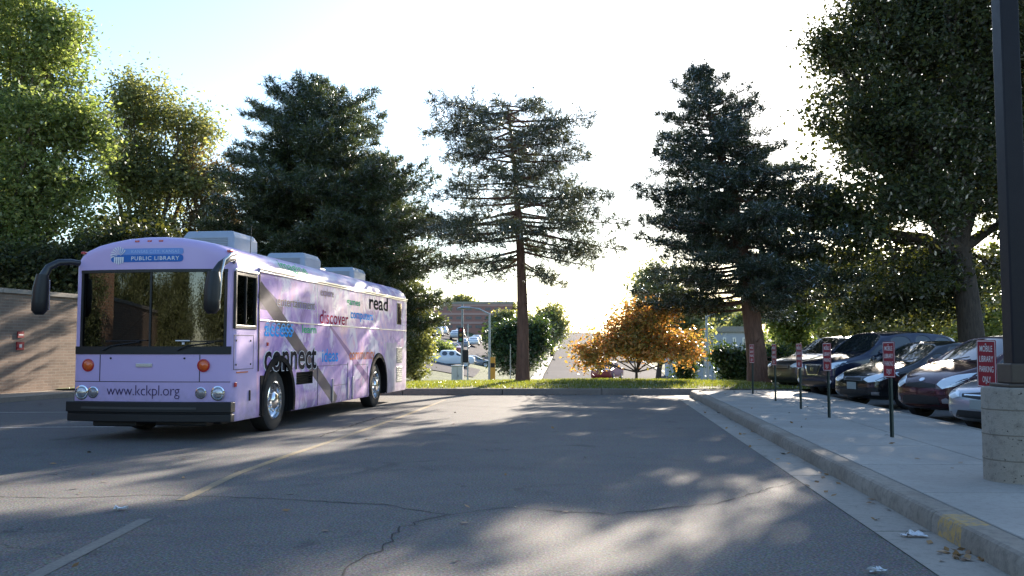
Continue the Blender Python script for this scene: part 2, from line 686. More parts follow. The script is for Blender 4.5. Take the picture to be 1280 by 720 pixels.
mb = MB()
strip(mb, [(-2.98, 8.4), (-3.0, 10.2), (-2.86, 11.8), (-2.68, 13.4), (-2.42, 16), (-2.15, 19), (-1.95, 21.6), (-1.75, 24.2)], .10, .004)
struct(mb.build('yellow_lane_line', worn_paint('worn_yellow', (.55, .38, .12), .75)))
mb = MB()
strip(mb, [(-2.84, 4.6), (-2.88, 5.7), (-2.94, 7.5)], .11, .004)
struct(mb.build('faded_lane_line', worn_paint('faded_yellow', (.26, .25, .21), .55)))
mb = MB()
strip(mb, [(-15.5, 15.6), (-11, 15.7), (-6.9, 16.1)], .12, .004)
strip(mb, [(-15.5, 19.4), (-11, 19.6), (-8.5, 19.7)], .12, .004)
struct(mb.build('white_bay_lines', worn_paint('worn_white', (.62, .60, .56), 1.0)))
# cracks in the asphalt: wandering slits
def crack(pts, w, seed):
    r = random.Random(seed)
    out = []
    for (a, b) in zip(pts, pts[1:]):
        n = max(2, int(math.dist(a, b) / .10))
        for i in range(n):
            f = i / n
            out.append((a[0] + (b[0] - a[0]) * f + r.gauss(0, .018), a[1] + (b[1] - a[1]) * f + r.gauss(0, .018)))
    out.append(pts[-1])
    return out, [w * r.uniform(.4, 1.3) for _ in out]
mb = MB()
def gp(px, py):
    d = H * F / (py - HOR)
    return (X_at(px, d), d)
for s, (pl, w) in enumerate([
        ([gp(430, 712), gp(452, 695), gp(478, 684), gp(490, 668), gp(505, 655), gp(560, 640), gp(640, 632)], .014),
        ([gp(0, 618), gp(100, 620), gp(190, 616), gp(330, 620), gp(480, 628), gp(560, 640)], .018),
        ([gp(400, 545), gp(470, 522), gp(540, 505), gp(600, 498)], .05),
        ([gp(540, 505), gp(700, 512), gp(900, 520)], .03),
        ([gp(640, 632), gp(760, 640), gp(900, 625), gp(990, 600)], .016)]):
    pts, ww = crack(pl, w, s)
    strip(mb, pts, ww, .0035)
struct(mb.build('asphalt_cracks', M_crack))

# distant roads draped on the land
mb = MB()
# cross street
pts = [(x, 92 + .02 * x) for x in grid_lines([(-120, 140, 3)])]
n = len(pts)
offs = [-9, -6, -3, 0, 3, 6, 9]
mb.add([(p_[0], p_[1] + o_, terr(p_[0], p_[1] + o_) + .06) for o_ in offs for p_ in pts],
       [(j * n + i, j * n + i + 1, (j + 1) * n + i + 1, (j + 1) * n + i) for j in range(len(offs) - 1) for i in range(n - 1) if not -4.5 < pts[i][0] < 2.5])
struct(mb.build('cross_street', M_road))
mb = MB()
def road_c(y):
    return 10.0 + .0655 * (y - 100) if y > 100 else 10.0 + .05 * (y - 100)
yr = grid_lines([(46, 150, 3), (150, 520, 8), (520, 900, 40)])
offs = [-6.5, -3.2, 0, 3.2, 6.5]
n = len(yr)
mb.add([(road_c(y_) + o_, y_, terr(road_c(y_) + o_, y_) + .075 + .0004 * y_) for o_ in offs for y_ in yr],
       [(j * n + i, j * n + i + 1, (j + 1) * n + i + 1, (j + 1) * n + i) for j in range(4) for i in range(n - 1)])
struct(mb.build('hill_road', M_road))
mb = MB()
strip(mb, [(road_c(y_) - 7.1, y_) for y_ in yr], 1.1, lambda a, b: terr(a, b) + .22)
strip(mb, [(road_c(y_) + 6.9, y_) for y_ in yr if y_ > 103], .5, lambda a, b: terr(a, b) + .22)
struct(mb.build('hill_road_kerb', simple('pale_kerb', (.5, .46, .38), .9)))
mb = MB()
yw = grid_lines([(40, 82, 3)])
strip(mb, [(-.2 - .012 * (y_ - 40) , y_) for y_ in yw], 1.9, lambda a, b: terr(a, b) + .07)
struct(mb.build('far_footpath', M_walk))
# far car park on the left beyond the street
mb = MB()
px_, py_ = grid_lines([(-62, -3, 3)]), grid_lines([(118, 178, 3)])
mb.add([(a, b, terr(a, b) + .07) for b in py_ for a in px_], [(j * len(px_) + i, j * len(px_) + i + 1, (j + 1) * len(px_) + i + 1, (j + 1) * len(px_) + i) for j in range(len(py_) - 1) for i in range(len(px_) - 1)])
struct(mb.build('far_car_park', M_road))

# ------------------------------------------------------------------ brick wall
M_brick = brick_mat('tan_brick', (.29, .205, .15), (.21, .15, .11), (.31, .27, .225), axis='YZ', bw=.32, bh=.085)
wl = 50.0
wall = thing('brick_wall', 'long tan brick garden wall with pale concrete coping at left of the lot', 'wall', (-13.9, 25, 0), R(-12))
mb = MB()
mb.box(-.32, 0, -45, 10.5, -.05, 2.86)
mb.build('wall_panel', M_brick, wall)
mb = MB()
yy0 = -45
while yy0 < 10.5:
    y1 = min(yy0 + 1.8, 10.5)
    mb.box(-.38, .06, yy0, y1 - .012, 2.862, 2.99)
    yy0 += 1.8
mb.build('coping', M_gutter, wall, bevel=.01)

# small red plates on the wall
fs_ = thing('wall_plate', 'two small red plates one above the other on the tan brick wall', 'sign')
Mw = Matrix.Translation((-13.9, 25, 0)) @ Matrix.Rotation(R(-12), 4, 'Z')
yl = 0.75
fs_.location = Mw @ Vector((.0, yl, 1.40))
fs_.rotation_euler.z = R(-12)
mb = MB()
mb.box(.0, .03, -.14, .14, -.10, .13)
pl = mb.build('plate', M_redsign, fs_, bevel=.004)
mb = MB()
mb.box(.0, .03, -.12, .12, .24, .42)
mb.build('plate', M_redsign, fs_, bevel=.004)
mb = MB()
mb.box(.031, .034, -.05, .05, -.03, .06)
mb.box(.031, .034, -.09, .09, .31, .34)
mb.build('plate_marking', M_white_sign, fs_)
# ------------------------------------------------------------------ trees
def np_mesh(name, verts, k, mat):
    """verts (n*k,3) of n separate k-gons"""
    n = len(verts) // k
    me = bpy.data.meshes.new(name)
    me.vertices.add(len(verts))
    me.vertices.foreach_set('co', np.ascontiguousarray(verts, dtype=np.float32).ravel())
    me.loops.add(n * k)
    me.loops.foreach_set('vertex_index', np.arange(n * k, dtype=np.int32))
    me.polygons.add(n)
    me.polygons.foreach_set('loop_start', np.arange(0, n * k, k, dtype=np.int32))
    me.polygons.foreach_set('loop_total', np.full(n, k, dtype=np.int32))
    me.materials.append(mat)
    me.update(calc_edges=True)
    return me


def unit(a):
    return a / np.maximum(1e-9, np.linalg.norm(a, axis=1, keepdims=True))


def leaves(name, cen, size, mat, aspect=.55, up=.35):
    """one bent-free leaf quad (kite) per centre, random facing biased upward"""
    n = len(cen)
    nrm = rng.normal(size=(n, 3))
    nrm[:, 2] = np.abs(nrm[:, 2]) + up
    nrm = unit(nrm)
    a = unit(np.cross(nrm, rng.normal(size=(n, 3))))
    b = np.cross(nrm, a)
    s = (size * rng.uniform(.6, 1.35, n))[:, None]
    v = np.stack([cen - a * s, cen - b * s * aspect + a * s * .1, cen + a * s, cen + b * s * aspect + a * s * .1], 1)
    return np_mesh(name, v.reshape(-1, 3), 4, mat)


def blades(name, cen, dirs, length, width, mat):
    n = len(cen)
    d = unit(dirs)
    side = unit(np.cross(d, rng.normal(size=(n, 3))))
    L = (length * rng.uniform(.6, 1.3, n))[:, None]
    v = np.stack([cen - side * width * .5, cen + side * width * .5, cen + d * L], 1)
    return np_mesh(name, v.reshape(-1, 3), 3, mat)


def limb(mb, a, b, r0, r1, bend=.12, n=6, seg=5):
    a, b = Vector(a), Vector(b)
    L = (b - a).length
    off = Vector((random.gauss(0, 1), random.gauss(0, 1), random.gauss(.4, .6))) * L * bend
    pts = []
    for i in range(seg + 1):
        t = i / seg
        pts.append(a.lerp(b, t) + off * (4 * t * (1 - t)) * .5 + Vector((random.gauss(0, 1), random.gauss(0, 1), random.gauss(0, 1))) * L * .012 * (1 if 0 < i < seg else 0))
    mb.tube(pts, [r0 + (r1 - r0) * i / seg for i in range(seg + 1)], n, False)
    return pts


def decid(name, label, cat, base, lobes, ncl, per, leaf, lmat, bmat, r0=.3, spread=.30, fork=None, group=None, gap=.0, twigs=10, shell=.45, flat=.7, nsub=7, ):
    """lobes: world (x,y,z,rx,ry,rz). Trunk and crown are parts under an Empty at the base."""
    root = thing(name, label, cat, base, 0, group)
    B = np.array(base)
    big = [tuple(l) for l in lobes]
    sub_ = []
    for l in big:
        for q in range(nsub):
            dd = rng.normal(size=3)
            dd /= np.linalg.norm(dd)
            k = rng.uniform(.24, .42)
            e = rng.uniform(.78, 1.06)
            sub_.append((l[0] + dd[0] * l[3] * e, l[1] + dd[1] * l[4] * e, l[2] + dd[2] * l[5] * e, l[3] * k, l[4] * k, l[5] * k * .8))
    nbig = len(big)
    lob = np.array(big + sub_, dtype=float)
    lob[:, :3] -= B
    vol = lob[:, 3] * lob[:, 4] * lob[:, 5]
    w = vol ** .80
    w[nbig:] *= 1.5
    w /= w.sum()
    idx = rng.choice(len(lob), ncl, p=w)
    d = unit(rng.normal(size=(ncl, 3)))
    r = rng.uniform(0, 1, ncl) ** shell
    # uneven outline
    ph = rng.uniform(0, 6, 6)
    bump_ = 1 + .16 * np.sin(d[:, 0] * 7 + ph[0] + idx) + .14 * np.sin(d[:, 2] * 9 + ph[1]) + .12 * np.sin(d[:, 1] * 8 + ph[2] + idx * 2)
    c = lob[idx, :3] + d * (r * bump_)[:, None] * lob[idx, 3:6]
    if gap:
        g = np.sin(c[:, 0] * 1.9 + ph[3]) * np.sin(c[:, 1] * 1.7 + ph[4]) + np.sin(c[:, 2] * 2.1 + ph[5]) * .8
        c = c[g > -1 + gap * 1.2]
    c = c[c[:, 2] > .25]
    n = len(c)
    cen = np.repeat(c, per, 0)
    sc_ = np.repeat(rng.uniform(.6, 1.4, n), per)[:, None] * spread
    cen = cen + rng.normal(size=cen.shape) * sc_ * np.array([1, 1, flat])
    link('crown', leaves(name + '_crown', cen, leaf, lmat), root)
    # trunk, limbs to lobes, twigs to clusters
    mb = MB()
    ctr = (lob[:, :3] * w[:, None]).sum(0)
    fk = Vector(fork) - Vector(base) if fork is not None else Vector((ctr[0] * .5, ctr[1] * .5, max(.6, ctr[2] * .45)))
    tp = [Vector((0, 0, -.3)), Vector((0, 0, .05)), Vector((fk.x * .15, fk.y * .15, fk.z * .3)), Vector((fk.x * .5, fk.y * .5, fk.z * .65)), fk]
    mb.tube(tp, [r0 * 1.5, r0 * 1.15, r0, r0 * .9, r0 * .8], 10, False)
    for l in lob[:nbig]:
        e = Vector(l[:3]) + Vector((0, 0, l[5] * .35))
        limb(mb, fk, e, r0 * .55, r0 * .12, .10, 7, 7)
    if n:
        for i in rng.choice(n, min(n, twigs * nbig), replace=False):
            q = Vector(c[i])
            l = lob[np.argmin(((lob[:, :3] - c[i]) ** 2).sum(1))]
            s = fk.lerp(Vector(l[:3]), random.uniform(.35, 1.0))
            limb(mb, s, q, r0 * .14, .012, .14, 4, 4)
    mb.build('trunk', bmat, root, smooth=70)
    return root


def conifer(name, label, base, top, prof, mat, bmat, nb=80, start=.1, r0=.28, droop=-.05, curl=.12, per=9, bl=.17, bw=.022, dens=1.0, seedv=1, sparse=0.0, lean_mid=None, clump=.0, twl=.34, tstart=.22, asym=None, puff=.14, elk=0.0, tipup=.55):
    """prof: list of (height fraction, radius m). Boughs spiral round the trunk."""
    r = random.Random(seedv)
    root = thing(name, label, 'tree', base)
    Bv = Vector(base)
    T = Vector(top) - Bv
    mid = (Vector(lean_mid) - Bv) if lean_mid is not None else T * .5

    def axis(f):
        return (mid * 2 - T * .5) * (2 * f * (1 - f)) + T * (f * f)

    def rad(f):
        for (a, ra), (b, rb) in zip(prof, prof[1:]):
            if a <= f <= b:
                return ra + (rb - ra) * (f - a) / max(1e-6, b - a)
        return prof[-1][1]
    mb = MB()
    mb.tube([axis(i / 14) - (Vector((0, 0, .3)) if i == 0 else Vector((0, 0, 0))) for i in range(15)], [r0 * (1.25 if i == 0 else 1) * (1 - i / 14) ** .8 + .015 for i in range(15)], 10, False)
    cen, dr = [], []
    for b in range(9):
        f = max(.04, start - r.uniform(.01, .16))
        a_ = r.uniform(0, 6.28)
        o = axis(f)
        q = Vector((math.cos(a_), math.sin(a_), r.uniform(-.2, .25))) * r.uniform(.3, .9)
        mb.tube([o, o + q * .5, o + q + Vector((0, 0, r.uniform(-.1, .1)))], [.028, .02, .008], 5, False)
    az = r.uniform(0, 6)
    for b in range(nb):
        f = start + (1 - start) * ((b + r.random() * .8) / nb) ** .92
        az += 2.399 + r.gauss(0, .25)
        ln = rad(f) * r.uniform(.62, 1.12)
        if asym:
            ln *= asym(f, az)
        if ln < .15:
            continue
        if sparse and r.random() < sparse:
            continue
        o = axis(f)
        dv = Vector((math.cos(az), math.sin(az), 0))
        sd = Vector((-math.sin(az), math.cos(az), 0))
        el = droop + elk * (f - .7) + (tipup * max(0, f - .75) / .25) + r.gauss(0, .07)
        bend = r.gauss(0, .1)

        def P(t):
            return o + dv * (ln * t) + sd * (ln * bend * t * t) + Vector((0, 0, ln * (el * t + curl * t * t)))
        mb.tube([P(t_ / 5) for t_ in range(6)], [max(.012, (.018 + .012 * ln) * (1 - t_ / 5.3)) for t_ in range(6)], 5, False)
        nt = max(4, int(ln / .17 * dens))
        for k in range(nt):
            t_ = tstart + (1 - tstart) * (k + r.random()) / nt
            p0 = P(t_)
            fd = (P(min(1, t_ + .05)) - P(max(0, t_ - .05))).normalized()
            for sgn in (-1, 1):
                tl = min(1.1, ln * twl) * (1.05 - .65 * t_) * r.uniform(.6, 1.2)
                td = (fd * .65 + sd * sgn * r.uniform(.6, 1.0) + Vector((0, 0, r.gauss(.10, .16 + puff)))).normalized()
                m = max(1, int(tl / .15))
                for q in range(m + 1):
                    pp = p0 + td * (tl * (q + .3) / (m + 1)) + Vector((r.gauss(0, .04), r.gauss(0, .04), r.gauss(.01, .05 + puff * .35)))
                    cen.append(pp)
                    dr.append(td)
            if k % 3 == 0 and ln > 1.2:
                mb.tube([p0, p0 + td * tl * .8], [.012, .005], 4, False)
        for q in range(4):
            cen.append(P(1) + Vector((r.gauss(0, .05), r.gauss(0, .05), r.gauss(0, .05))))
            dr.append(fd)
    for q in range(10):
        cen.append(axis(1 - q * .012))
        dr.append(Vector((0, 0, 1)))
    mb.build('trunk', bmat, root, smooth=70)
    cen = np.array([tuple(c) for c in cen])
    dr = np.array([tuple(c) for c in dr])
    C = np.repeat(cen, per, 0)
    D = np.repeat(dr, per, 0) * .55 + rng.normal(size=(len(C), 3)) * .6
    D[:, 2] += .18
    C = C + rng.normal(size=C.shape) * .035
    link('crown', blades(name + '_crown', C, D, bl, bw, mat), root)
    return root


def px3(px, py, d):
    return (X_at(px, d), d, Z_at(py, d))


def lob(px, py, d, rpx, rpy, ry=None):
    s = d / F
    x, y, z = px3(px, py, d)
    return (x, y, z, rpx * s, (ry if ry is not None else rpx * s * .85), rpy * s)


B_grey = bark_mat('bark_grey', (.14, .11, .085))
B_brown = bark_mat('bark_brown', (.16, .085, .06))
B_dark = bark_mat('bark_dark', (.07, .055, .045))
L_yel = leaf_mat('leaf_yellow_green', [(.055, .08, .025), (.15, .19, .06), (.24, .27, .10), (.33, .33, .14)], .58, (1.4, 1.55, .9))
L_mid = leaf_mat('leaf_mid_green', [(.09, .12, .06), (.17, .20, .10), (.27, .28, .15)], .55)
L_dark = leaf_mat('leaf_dark_green', [(.024, .034, .013), (.042, .055, .018), (.08, .086, .026)], .36)
L_bush = leaf_mat('leaf_bush', [(.02, .045, .015), (.04, .075, .025), (.07, .10, .03)], .35)
L_brown = leaf_mat('leaf_brown', [(.09, .065, .05), (.14, .10, .075), (.15, .135, .07)], .4)
L_orange = leaf_mat('leaf_orange', [(.11, .12, .03), (.22, .20, .05), (.44, .29, .07), (.62, .34, .11), (.55, .22, .12)], .5, (1.4, 1.2, .8))
N_pine = leaf_mat('needle_pine', [(.028, .045, .020), (.052, .074, .030), (.10, .115, .045)], .32, (1.3, 1.3, .8))
N_pineb = leaf_mat('needle_pine_grey', [(.034, .042, .026), (.060, .070, .040), (.10, .105, .055)], .3, (1.3, 1.3, .8))
N_fir = leaf_mat('needle_fir', [(.018, .028, .016), (.030, .044, .024), (.055, .066, .034)], .25, (1.3, 1.3, .8))

# big pine left of centre (two crowns)
D = 33.5
conifer('pine_tree', 'broad dark pine with the tallest crown rising straight behind the purple bus', px3(394, 470, D), px3(388, 104, D),
        [(0, 3.0), (.25, 3.5), (.45, 3.8), (.60, 3.7), (.68, 3.0), (.78, 3.0), (.86, 2.3), (.93, 1.4), (1, .35)], N_pine, B_dark, nb=235, start=.14, r0=.33, droop=-.02, curl=.10, per=10, bl=.19, bw=.030, seedv=3, dens=1.1, puff=.10)
D = 32.3
conifer('pine_tree', 'shorter dark pine overhanging the rear end of the purple bus', px3(478, 472, D), px3(474, 206, D),
        [(0, 1.7), (.2, 2.0), (.5, 2.3), (.75, 2.4), (.88, 1.9), (1, .4)], N_pine, B_brown, nb=140, start=.12, r0=.2, droop=.0, curl=.10, per=10, bl=.19, bw=.030, seedv=8, dens=1.1, puff=.12)
# scraggly pine in the centre
D = 31.0
conifer('pine_tree', 'open scraggly pine with bare leaning trunk in the centre of the verge', px3(653, 478, D), px3(634, 126, D),
        [(0, .6), (.38, 1.6), (.44, 2.9), (.55, 3.4), (.66, 3.1), (.74, 2.2), (.82, 2.6), (.90, 2.9), (.96, 2.7), (1, 1.2)], N_pineb, B_brown, nb=105, start=.41, r0=.22, droop=-.03, elk=.75, tipup=-.35, curl=.04, per=8, bl=.20, bw=.026, seedv=21, dens=.9, sparse=.12, lean_mid=px3(650, 303, D), tstart=.40, twl=.34, puff=.26)
# fir right of centre
D = 31.0
conifer('fir_tree', 'tall dark fir leaning left with a reddish trunk at the head of the sidewalk', px3(948, 480, D), px3(876, 84, D),
        [(0, .5), (.18, .8), (.22, 3.2), (.38, 3.7), (.50, 3.4), (.66, 2.9), (.80, 2.1), (.90, 1.15), (1, .25)], N_fir, B_brown, nb=178, start=.23, r0=.34, droop=-.12, curl=.13, per=9, bl=.18, bw=.030, seedv=5, dens=1.0, lean_mid=px3(922, 279, D), tstart=.22, puff=.09)
# huge deciduous tree at right
D = 33.0
decid('shade_tree', 'huge dark leafy tree with thick trunk towering over the parked cars', 'tree', px3(1216, 476, D),
      [lob(1150, 90, 33, 115, 110), lob(1075, 150, 32, 58, 75), lob(1090, 60, 34, 62, 75), lob(1240, 40, 33, 110, 100), lob(1180, 200, 32, 110, 85), lob(1110, 260, 31, 92, 62),
       lob(1260, 180, 34, 100, 110), lob(1050, 320, 31, 60, 50), lob(1180, 350, 35, 90, 45), lob(1090, 375, 36, 70, 35), lob(1015, 270, 31.5, 30, 40), lob(1040, 60, 33, 24, 40), lob(1330, 120, 34, 100, 130), lob(1130, 340, 33, 75, 30), lob(1200, -40, 34, 130, 90), lob(1290, 270, 33, 60, 40)],
      7800, 25, .095, L_dark, B_dark, r0=.45, spread=.30, fork=px3(1203, 310, 33), gap=.05, twigs=14, shell=.40)
# left trees
decid('maple_tree', 'very large yellow green maple at the left edge behind the brick wall', 'tree', px3(20, 470, 35),
      [lob(50, 70, 35, 55, 75), lob(-20, 60, 35, 95, 110), lob(75, 170, 34.5, 50, 75), lob(10, 200, 34, 90, 90), lob(80, 275, 35, 52, 65), lob(-10, 310, 34, 90, 65), lob(-90, 200, 36, 90, 160), lob(50, 335, 35, 60, 40)],
      5200, 26, .092, L_yel, B_grey, r0=.42, spread=.30, gap=.05)
decid('ash_tree', 'airy grey green tree with forked limbs, second from the left edge', 'tree', px3(180, 470, 40),
      [lob(165, 140, 40, 42, 58), lob(215, 170, 40, 42, 50), lob(150, 220, 40, 38, 55), lob(205, 245, 40, 52, 52), lob(150, 300, 39, 50, 42), lob(245, 165, 40, 16, 18), lob(190, 310, 39, 30, 35)],
      3000, 20, .088, L_mid, B_grey, r0=.26, spread=.34, gap=.4, twigs=16)
decid('ash_tree', 'thin brownish tree with bare twigs between the airy tree and the dark pine', 'tree', px3(262, 470, 40.5),
      [lob(250, 228, 40.5, 34, 42), lob(278, 250, 40.5, 24, 50), lob(262, 295, 40.5, 42, 40)],
      1000, 14, .075, L_brown, B_grey, r0=.2, spread=.3, gap=.5, twigs=60)
decid('shrub', 'dark evergreen mass behind the brick wall and left half of the bus', 'shrub', px3(120, 480, 33),
      [lob(60, 345, 32.5, 55, 40), lob(130, 330, 33.5, 50, 45), lob(170, 320, 33.5, 40, 35), lob(0, 350, 32, 55, 38)],
      1500, 22, .10, L_dark, B_dark, r0=.1, spread=.3, twigs=6)
# orange maple
D = 32.3
decid('maple_tree', 'small multi-stemmed maple turning orange and red on the grass verge', 'tree', px3(795, 478, D),
      [lob(770, 425, D, 42, 22), lob(820, 420, D, 42, 24), lob(800, 395, D, 34, 20), lob(850, 435, D, 30, 17), lob(745, 442, D, 28, 15), lob(790, 440, D, 42, 11), lob(828, 385, D, 22, 12), lob(872, 440, D, 14, 9), lob(728, 452, D, 14, 9)],
      1000, 15, .072, L_orange, B_dark, r0=.055, spread=.17, fork=px3(795, 465, D), twigs=14, shell=.6)
# round dark tree left of the hill road
decid('round_tree', 'round dark green tree left of the road that climbs the hill', 'tree', (X_at(660, 66), 66, terr(1.1, 66)),
      [lob(650, 427, 66, 26, 25), lob(668, 416, 66, 14, 17), lob(632, 430, 66, 15, 22), lob(645, 450, 65, 22, 14)],
      1000, 20, .14, L_bush, B_dark, r0=.2, spread=.4, nsub=3)
decid('roadside_tree', 'lighter green tree beside the kerb of the hill road', 'tree', (X_at(690, 150), 150, terr(6, 150)),
      [lob(688, 405, 150, 16, 20), lob(678, 415, 150, 18, 24), lob(697, 418, 148, 8, 14)],
      500, 16, .26, L_mid, B_dark, r0=.3, spread=.8)
decid('roadside_tree', 'green tree rising behind the orange maple', 'tree', (X_at(822, 70), 70, -1.2),
      [lob(822, 358, 70, 24, 26), lob(812, 385, 70, 20, 24), lob(850, 392, 70, 30, 28), lob(865, 420, 70, 20, 18)],
      700, 18, .16, L_mid, B_dark, r0=.2, spread=.45)
decid('shrub', 'yellow green shrub row beside the far pickup truck', 'shrub', (X_at(552, 118), 118, terr(-9, 118)),
      [lob(548, 436, 118, 14, 8), lob(562, 438, 118, 10, 6), lob(530, 434, 118, 14, 9)],
      300, 16, .2, L_yel, B_dark, r0=.1, spread=.4)
decid('shrub', 'grey green shrub growing at the rear corner of the bus', 'shrub', px3(520, 480, 33.0),
      [lob(518, 450, 33, 20, 30), lob(524, 405, 33, 18, 34), lob(512, 372, 33, 18, 22), lob(500, 440, 33, 22, 40)],
      650, 20, .065, L_mid, B_dark, r0=.07, spread=.16)
decid('shrub', 'small dark round shrub right of the orange maple', 'shrub', (X_at(856, 45), 45, -.6),
      [lob(856, 462, 45, 11, 15)], 160, 18, .08, L_bush, B_dark, r0=.05, spread=.2)
decid('shrub', 'dark bushy evergreen beside the reddish fir trunk', 'shrub', px3(922, 480, 36),
      [lob(922, 458, 36, 22, 18), lob(905, 445, 36, 11, 14), lob(965, 458, 37, 18, 20)],
      650, 20, .08, L_bush, B_dark, r0=.06, spread=.2)
# greenery behind the parked cars
bg = []
for k, (px, d, top, wd, lab) in enumerate([(990, 42, 318, 42, 'yellow green tree seen between the fir and the huge shade tree'), (1075, 46, 300, 60, 'leafy tree behind the roof of the navy van'), (1160, 48, 300, 66, 'leafy tree behind the maroon and black cars'),
                                            (1262, 44, 305, 60, 'leafy tree behind the lamp pole'), (1345, 46, 290, 60, 'leafy tree at the right edge beyond the cars')]):
    h = 440 - top
    decid('back_tree', lab, 'tree', (X_at(px, d), d, -.5),
          [lob(px, top + h * .3, d, wd * .7, h * .32), lob(px - wd * .5, top + h * .55, d, wd * .55, h * .35), lob(px + wd * .5, top + h * .55, d, wd * .55, h * .33), lob(px, top + h * .82, d, wd * .95, h * .28)],
          800, 20, .105, L_yel if k in (0, 3) else L_mid, B_dark, r0=.16, spread=.34, group='trees behind the parked cars', gap=.5 if k == 0 else .25)
# far tree line along the hills: copies of one distant tree
ft = decid('distant_tree', 'small distant tree in the row along the skyline', 'tree', (0, 0, 0), [(0, 0, 5.5, 3.4, 3.4, 3.2), (1.6, 0, 3.8, 2.6, 2.6, 2.2), (-1.8, .5, 4.0, 2.6, 2.6, 2.4), (.3, 0, 8, 2.0, 2, 1.6)], 420, 14, .34, L_mid, B_dark, r0=.25, spread=.6, group='distant trees along the skyline', nsub=2)
spots = []
for k in range(46):
    y = random.uniform(190, 420)
    x = random.choice([random.uniform(-.16 * y, .035 * y), random.uniform(.12 * y, .36 * y)])
    if abs(x - road_c(y)) < 12 or (x < -4 and y < 260):
        x = road_c(y) + random.choice([-1, 1]) * random.uniform(13, 40)
        if x < road_c(y) and y < 260:
            y += 120
    spots.append((x, y))
spots += [(-30, 240), (-22, 250), (-13, 255), (-38, 235), (25, 150), (32, 140), (38, 160), (30, 120), (45, 130), (52, 150), (60, 140)]
for k, (x, y) in enumerate(spots):
    s = random.uniform(.7, 1.15)
    if k == 0:
        ft.location = (x, y, terr(x, y) - .2)
    else:
        dup(ft, (x, y, terr(x, y) - .2), random.uniform(0, 6), scale=s)
# trees behind the camera, mirrored in the windshield
rt = decid('back_lot_tree', 'green tree across the lot mirrored in the bus windshield', 'tree', (-13, -17, 0), [(-13, -17, 6.0, 3.2, 3.2, 2.8), (-11, -17, 4.2, 2.6, 2.6, 2.2), (-15, -17, 4.4, 2.6, 2.6, 2.4), (-13, -17, 2.6, 3.2, 3, 1.7)], 2600, 16, .11, L_mid, B_dark, r0=.25, spread=.45, group='trees mirrored in the windshield')
rt.scale = (.85, .85, .85)
dup(rt, (-8.5, -16, 0), 1.2, scale=.62)
dup(rt, (-3, -20, 0), 2.2, scale=.8)
dup(rt, (4, -22, 0), 3.2, scale=1.5)
dup(rt, (-14.6, 8.9, 0), 4.2, scale=.42)  # unseen tree added left of frame to darken the windshield's left reflection
dup(rt, (-28, -6, 0), .6, scale=.60)
dup(rt, (-24.5, -8, 0), 1.6, scale=.72)
dup(rt, (-22, -10.5, 0), 2.6, scale=.58)
dup(rt, (-19, -12.5, 0), 3.6, scale=.66)
dup(rt, (-5.5, -24, 0), 5.2, scale=.95)

# grass blades on the verge
n = 60000
gxv = rng.uniform(-13, 15.5, n)
gyv = YK + .2 + rng.uniform(0, 1, n) ** .8 * 6.0
gz = np.array([vz(a, b) for a, b in zip(gxv, gyv)])
patch_ = np.sin(gxv * 1.3) * np.sin(gyv * 1.9 + gxv * .4)
keep = (patch_ > -.75) & ~((gxv > KX(YK, 5.3)) & (gyv > YK + 1.2) & (gxv > 8.3))
C = np.stack([gxv, gyv, gz], 1)[keep]
Dv = rng.normal(size=C.shape) * .35
Dv[:, 2] = 1
G_mat = leaf_mat('grass_blade', [(.08, .11, .02), (.15, .18, .035), (.24, .22, .07)], .5, (1.5, 1.5, .6))
g = link('grass', blades('grass_blades', C, Dv, .085, .022, G_mat))
tag(g, 'short uneven green grass growing on the verge behind the kerb', 'grass', kind='stuff')
# fallen leaves
pts = []
for _ in range(150):
    pts.append((random.uniform(-12, 4), YK - random.random() ** 2 * .5, .012))
for _ in range(150):
    pts.append((random.uniform(-12, 5), YK + random.uniform(.0, .4), .185 + random.uniform(0, .02)))
for _ in range(90):
    y = random.uniform(4, 26)
    pts.append((KX(y, 2.42 - random.random() ** 2 * .4), y, .015))
for _ in range(60):
    y = random.uniform(4.5, 24)
    pts.append((random.uniform(-.5 * y, .09 * y), y, .012))
for _ in range(50):
    y = random.uniform(4, 26)
    pts.append((KX(y, random.uniform(2.7, 5.5)), y, .162))
for _ in range(25):
    pts.append((KX(6.2, random.uniform(2.25, 2.45)), 6.2 + random.uniform(-.2, .2), .014))
C = np.array(pts)
me = leaves('fallen_leaves', C, .035, leaf_mat('leaf_litter', [(.10, .06, .03), (.22, .12, .05), (.35, .20, .07)], .2), up=2.5)
tag(link('fallen_leaves', me), 'dry brown leaves scattered along the kerbs and asphalt', 'leaves', kind='stuff')
# ------------------------------------------------------------------ the bookmobile
BW = 1.28       # half width
BL = 10.9
SAG = .11
ROW = [(1.262, .28), (1.28, .33), (1.28, .60), (1.28, .90), (1.28, 1.27), (1.28, 1.38), (1.28, 1.8), (1.28, 2.3), (1.28, 2.54), (1.275, 2.62), (1.255, 2.70), (1.20, 2.79), (1.10, 2.865), (.93, 2.935), (.70, 2.985), (.42, 3.03), (.14, 3.05)]


def fy(x):
    return SAG * (x / BW) ** 2


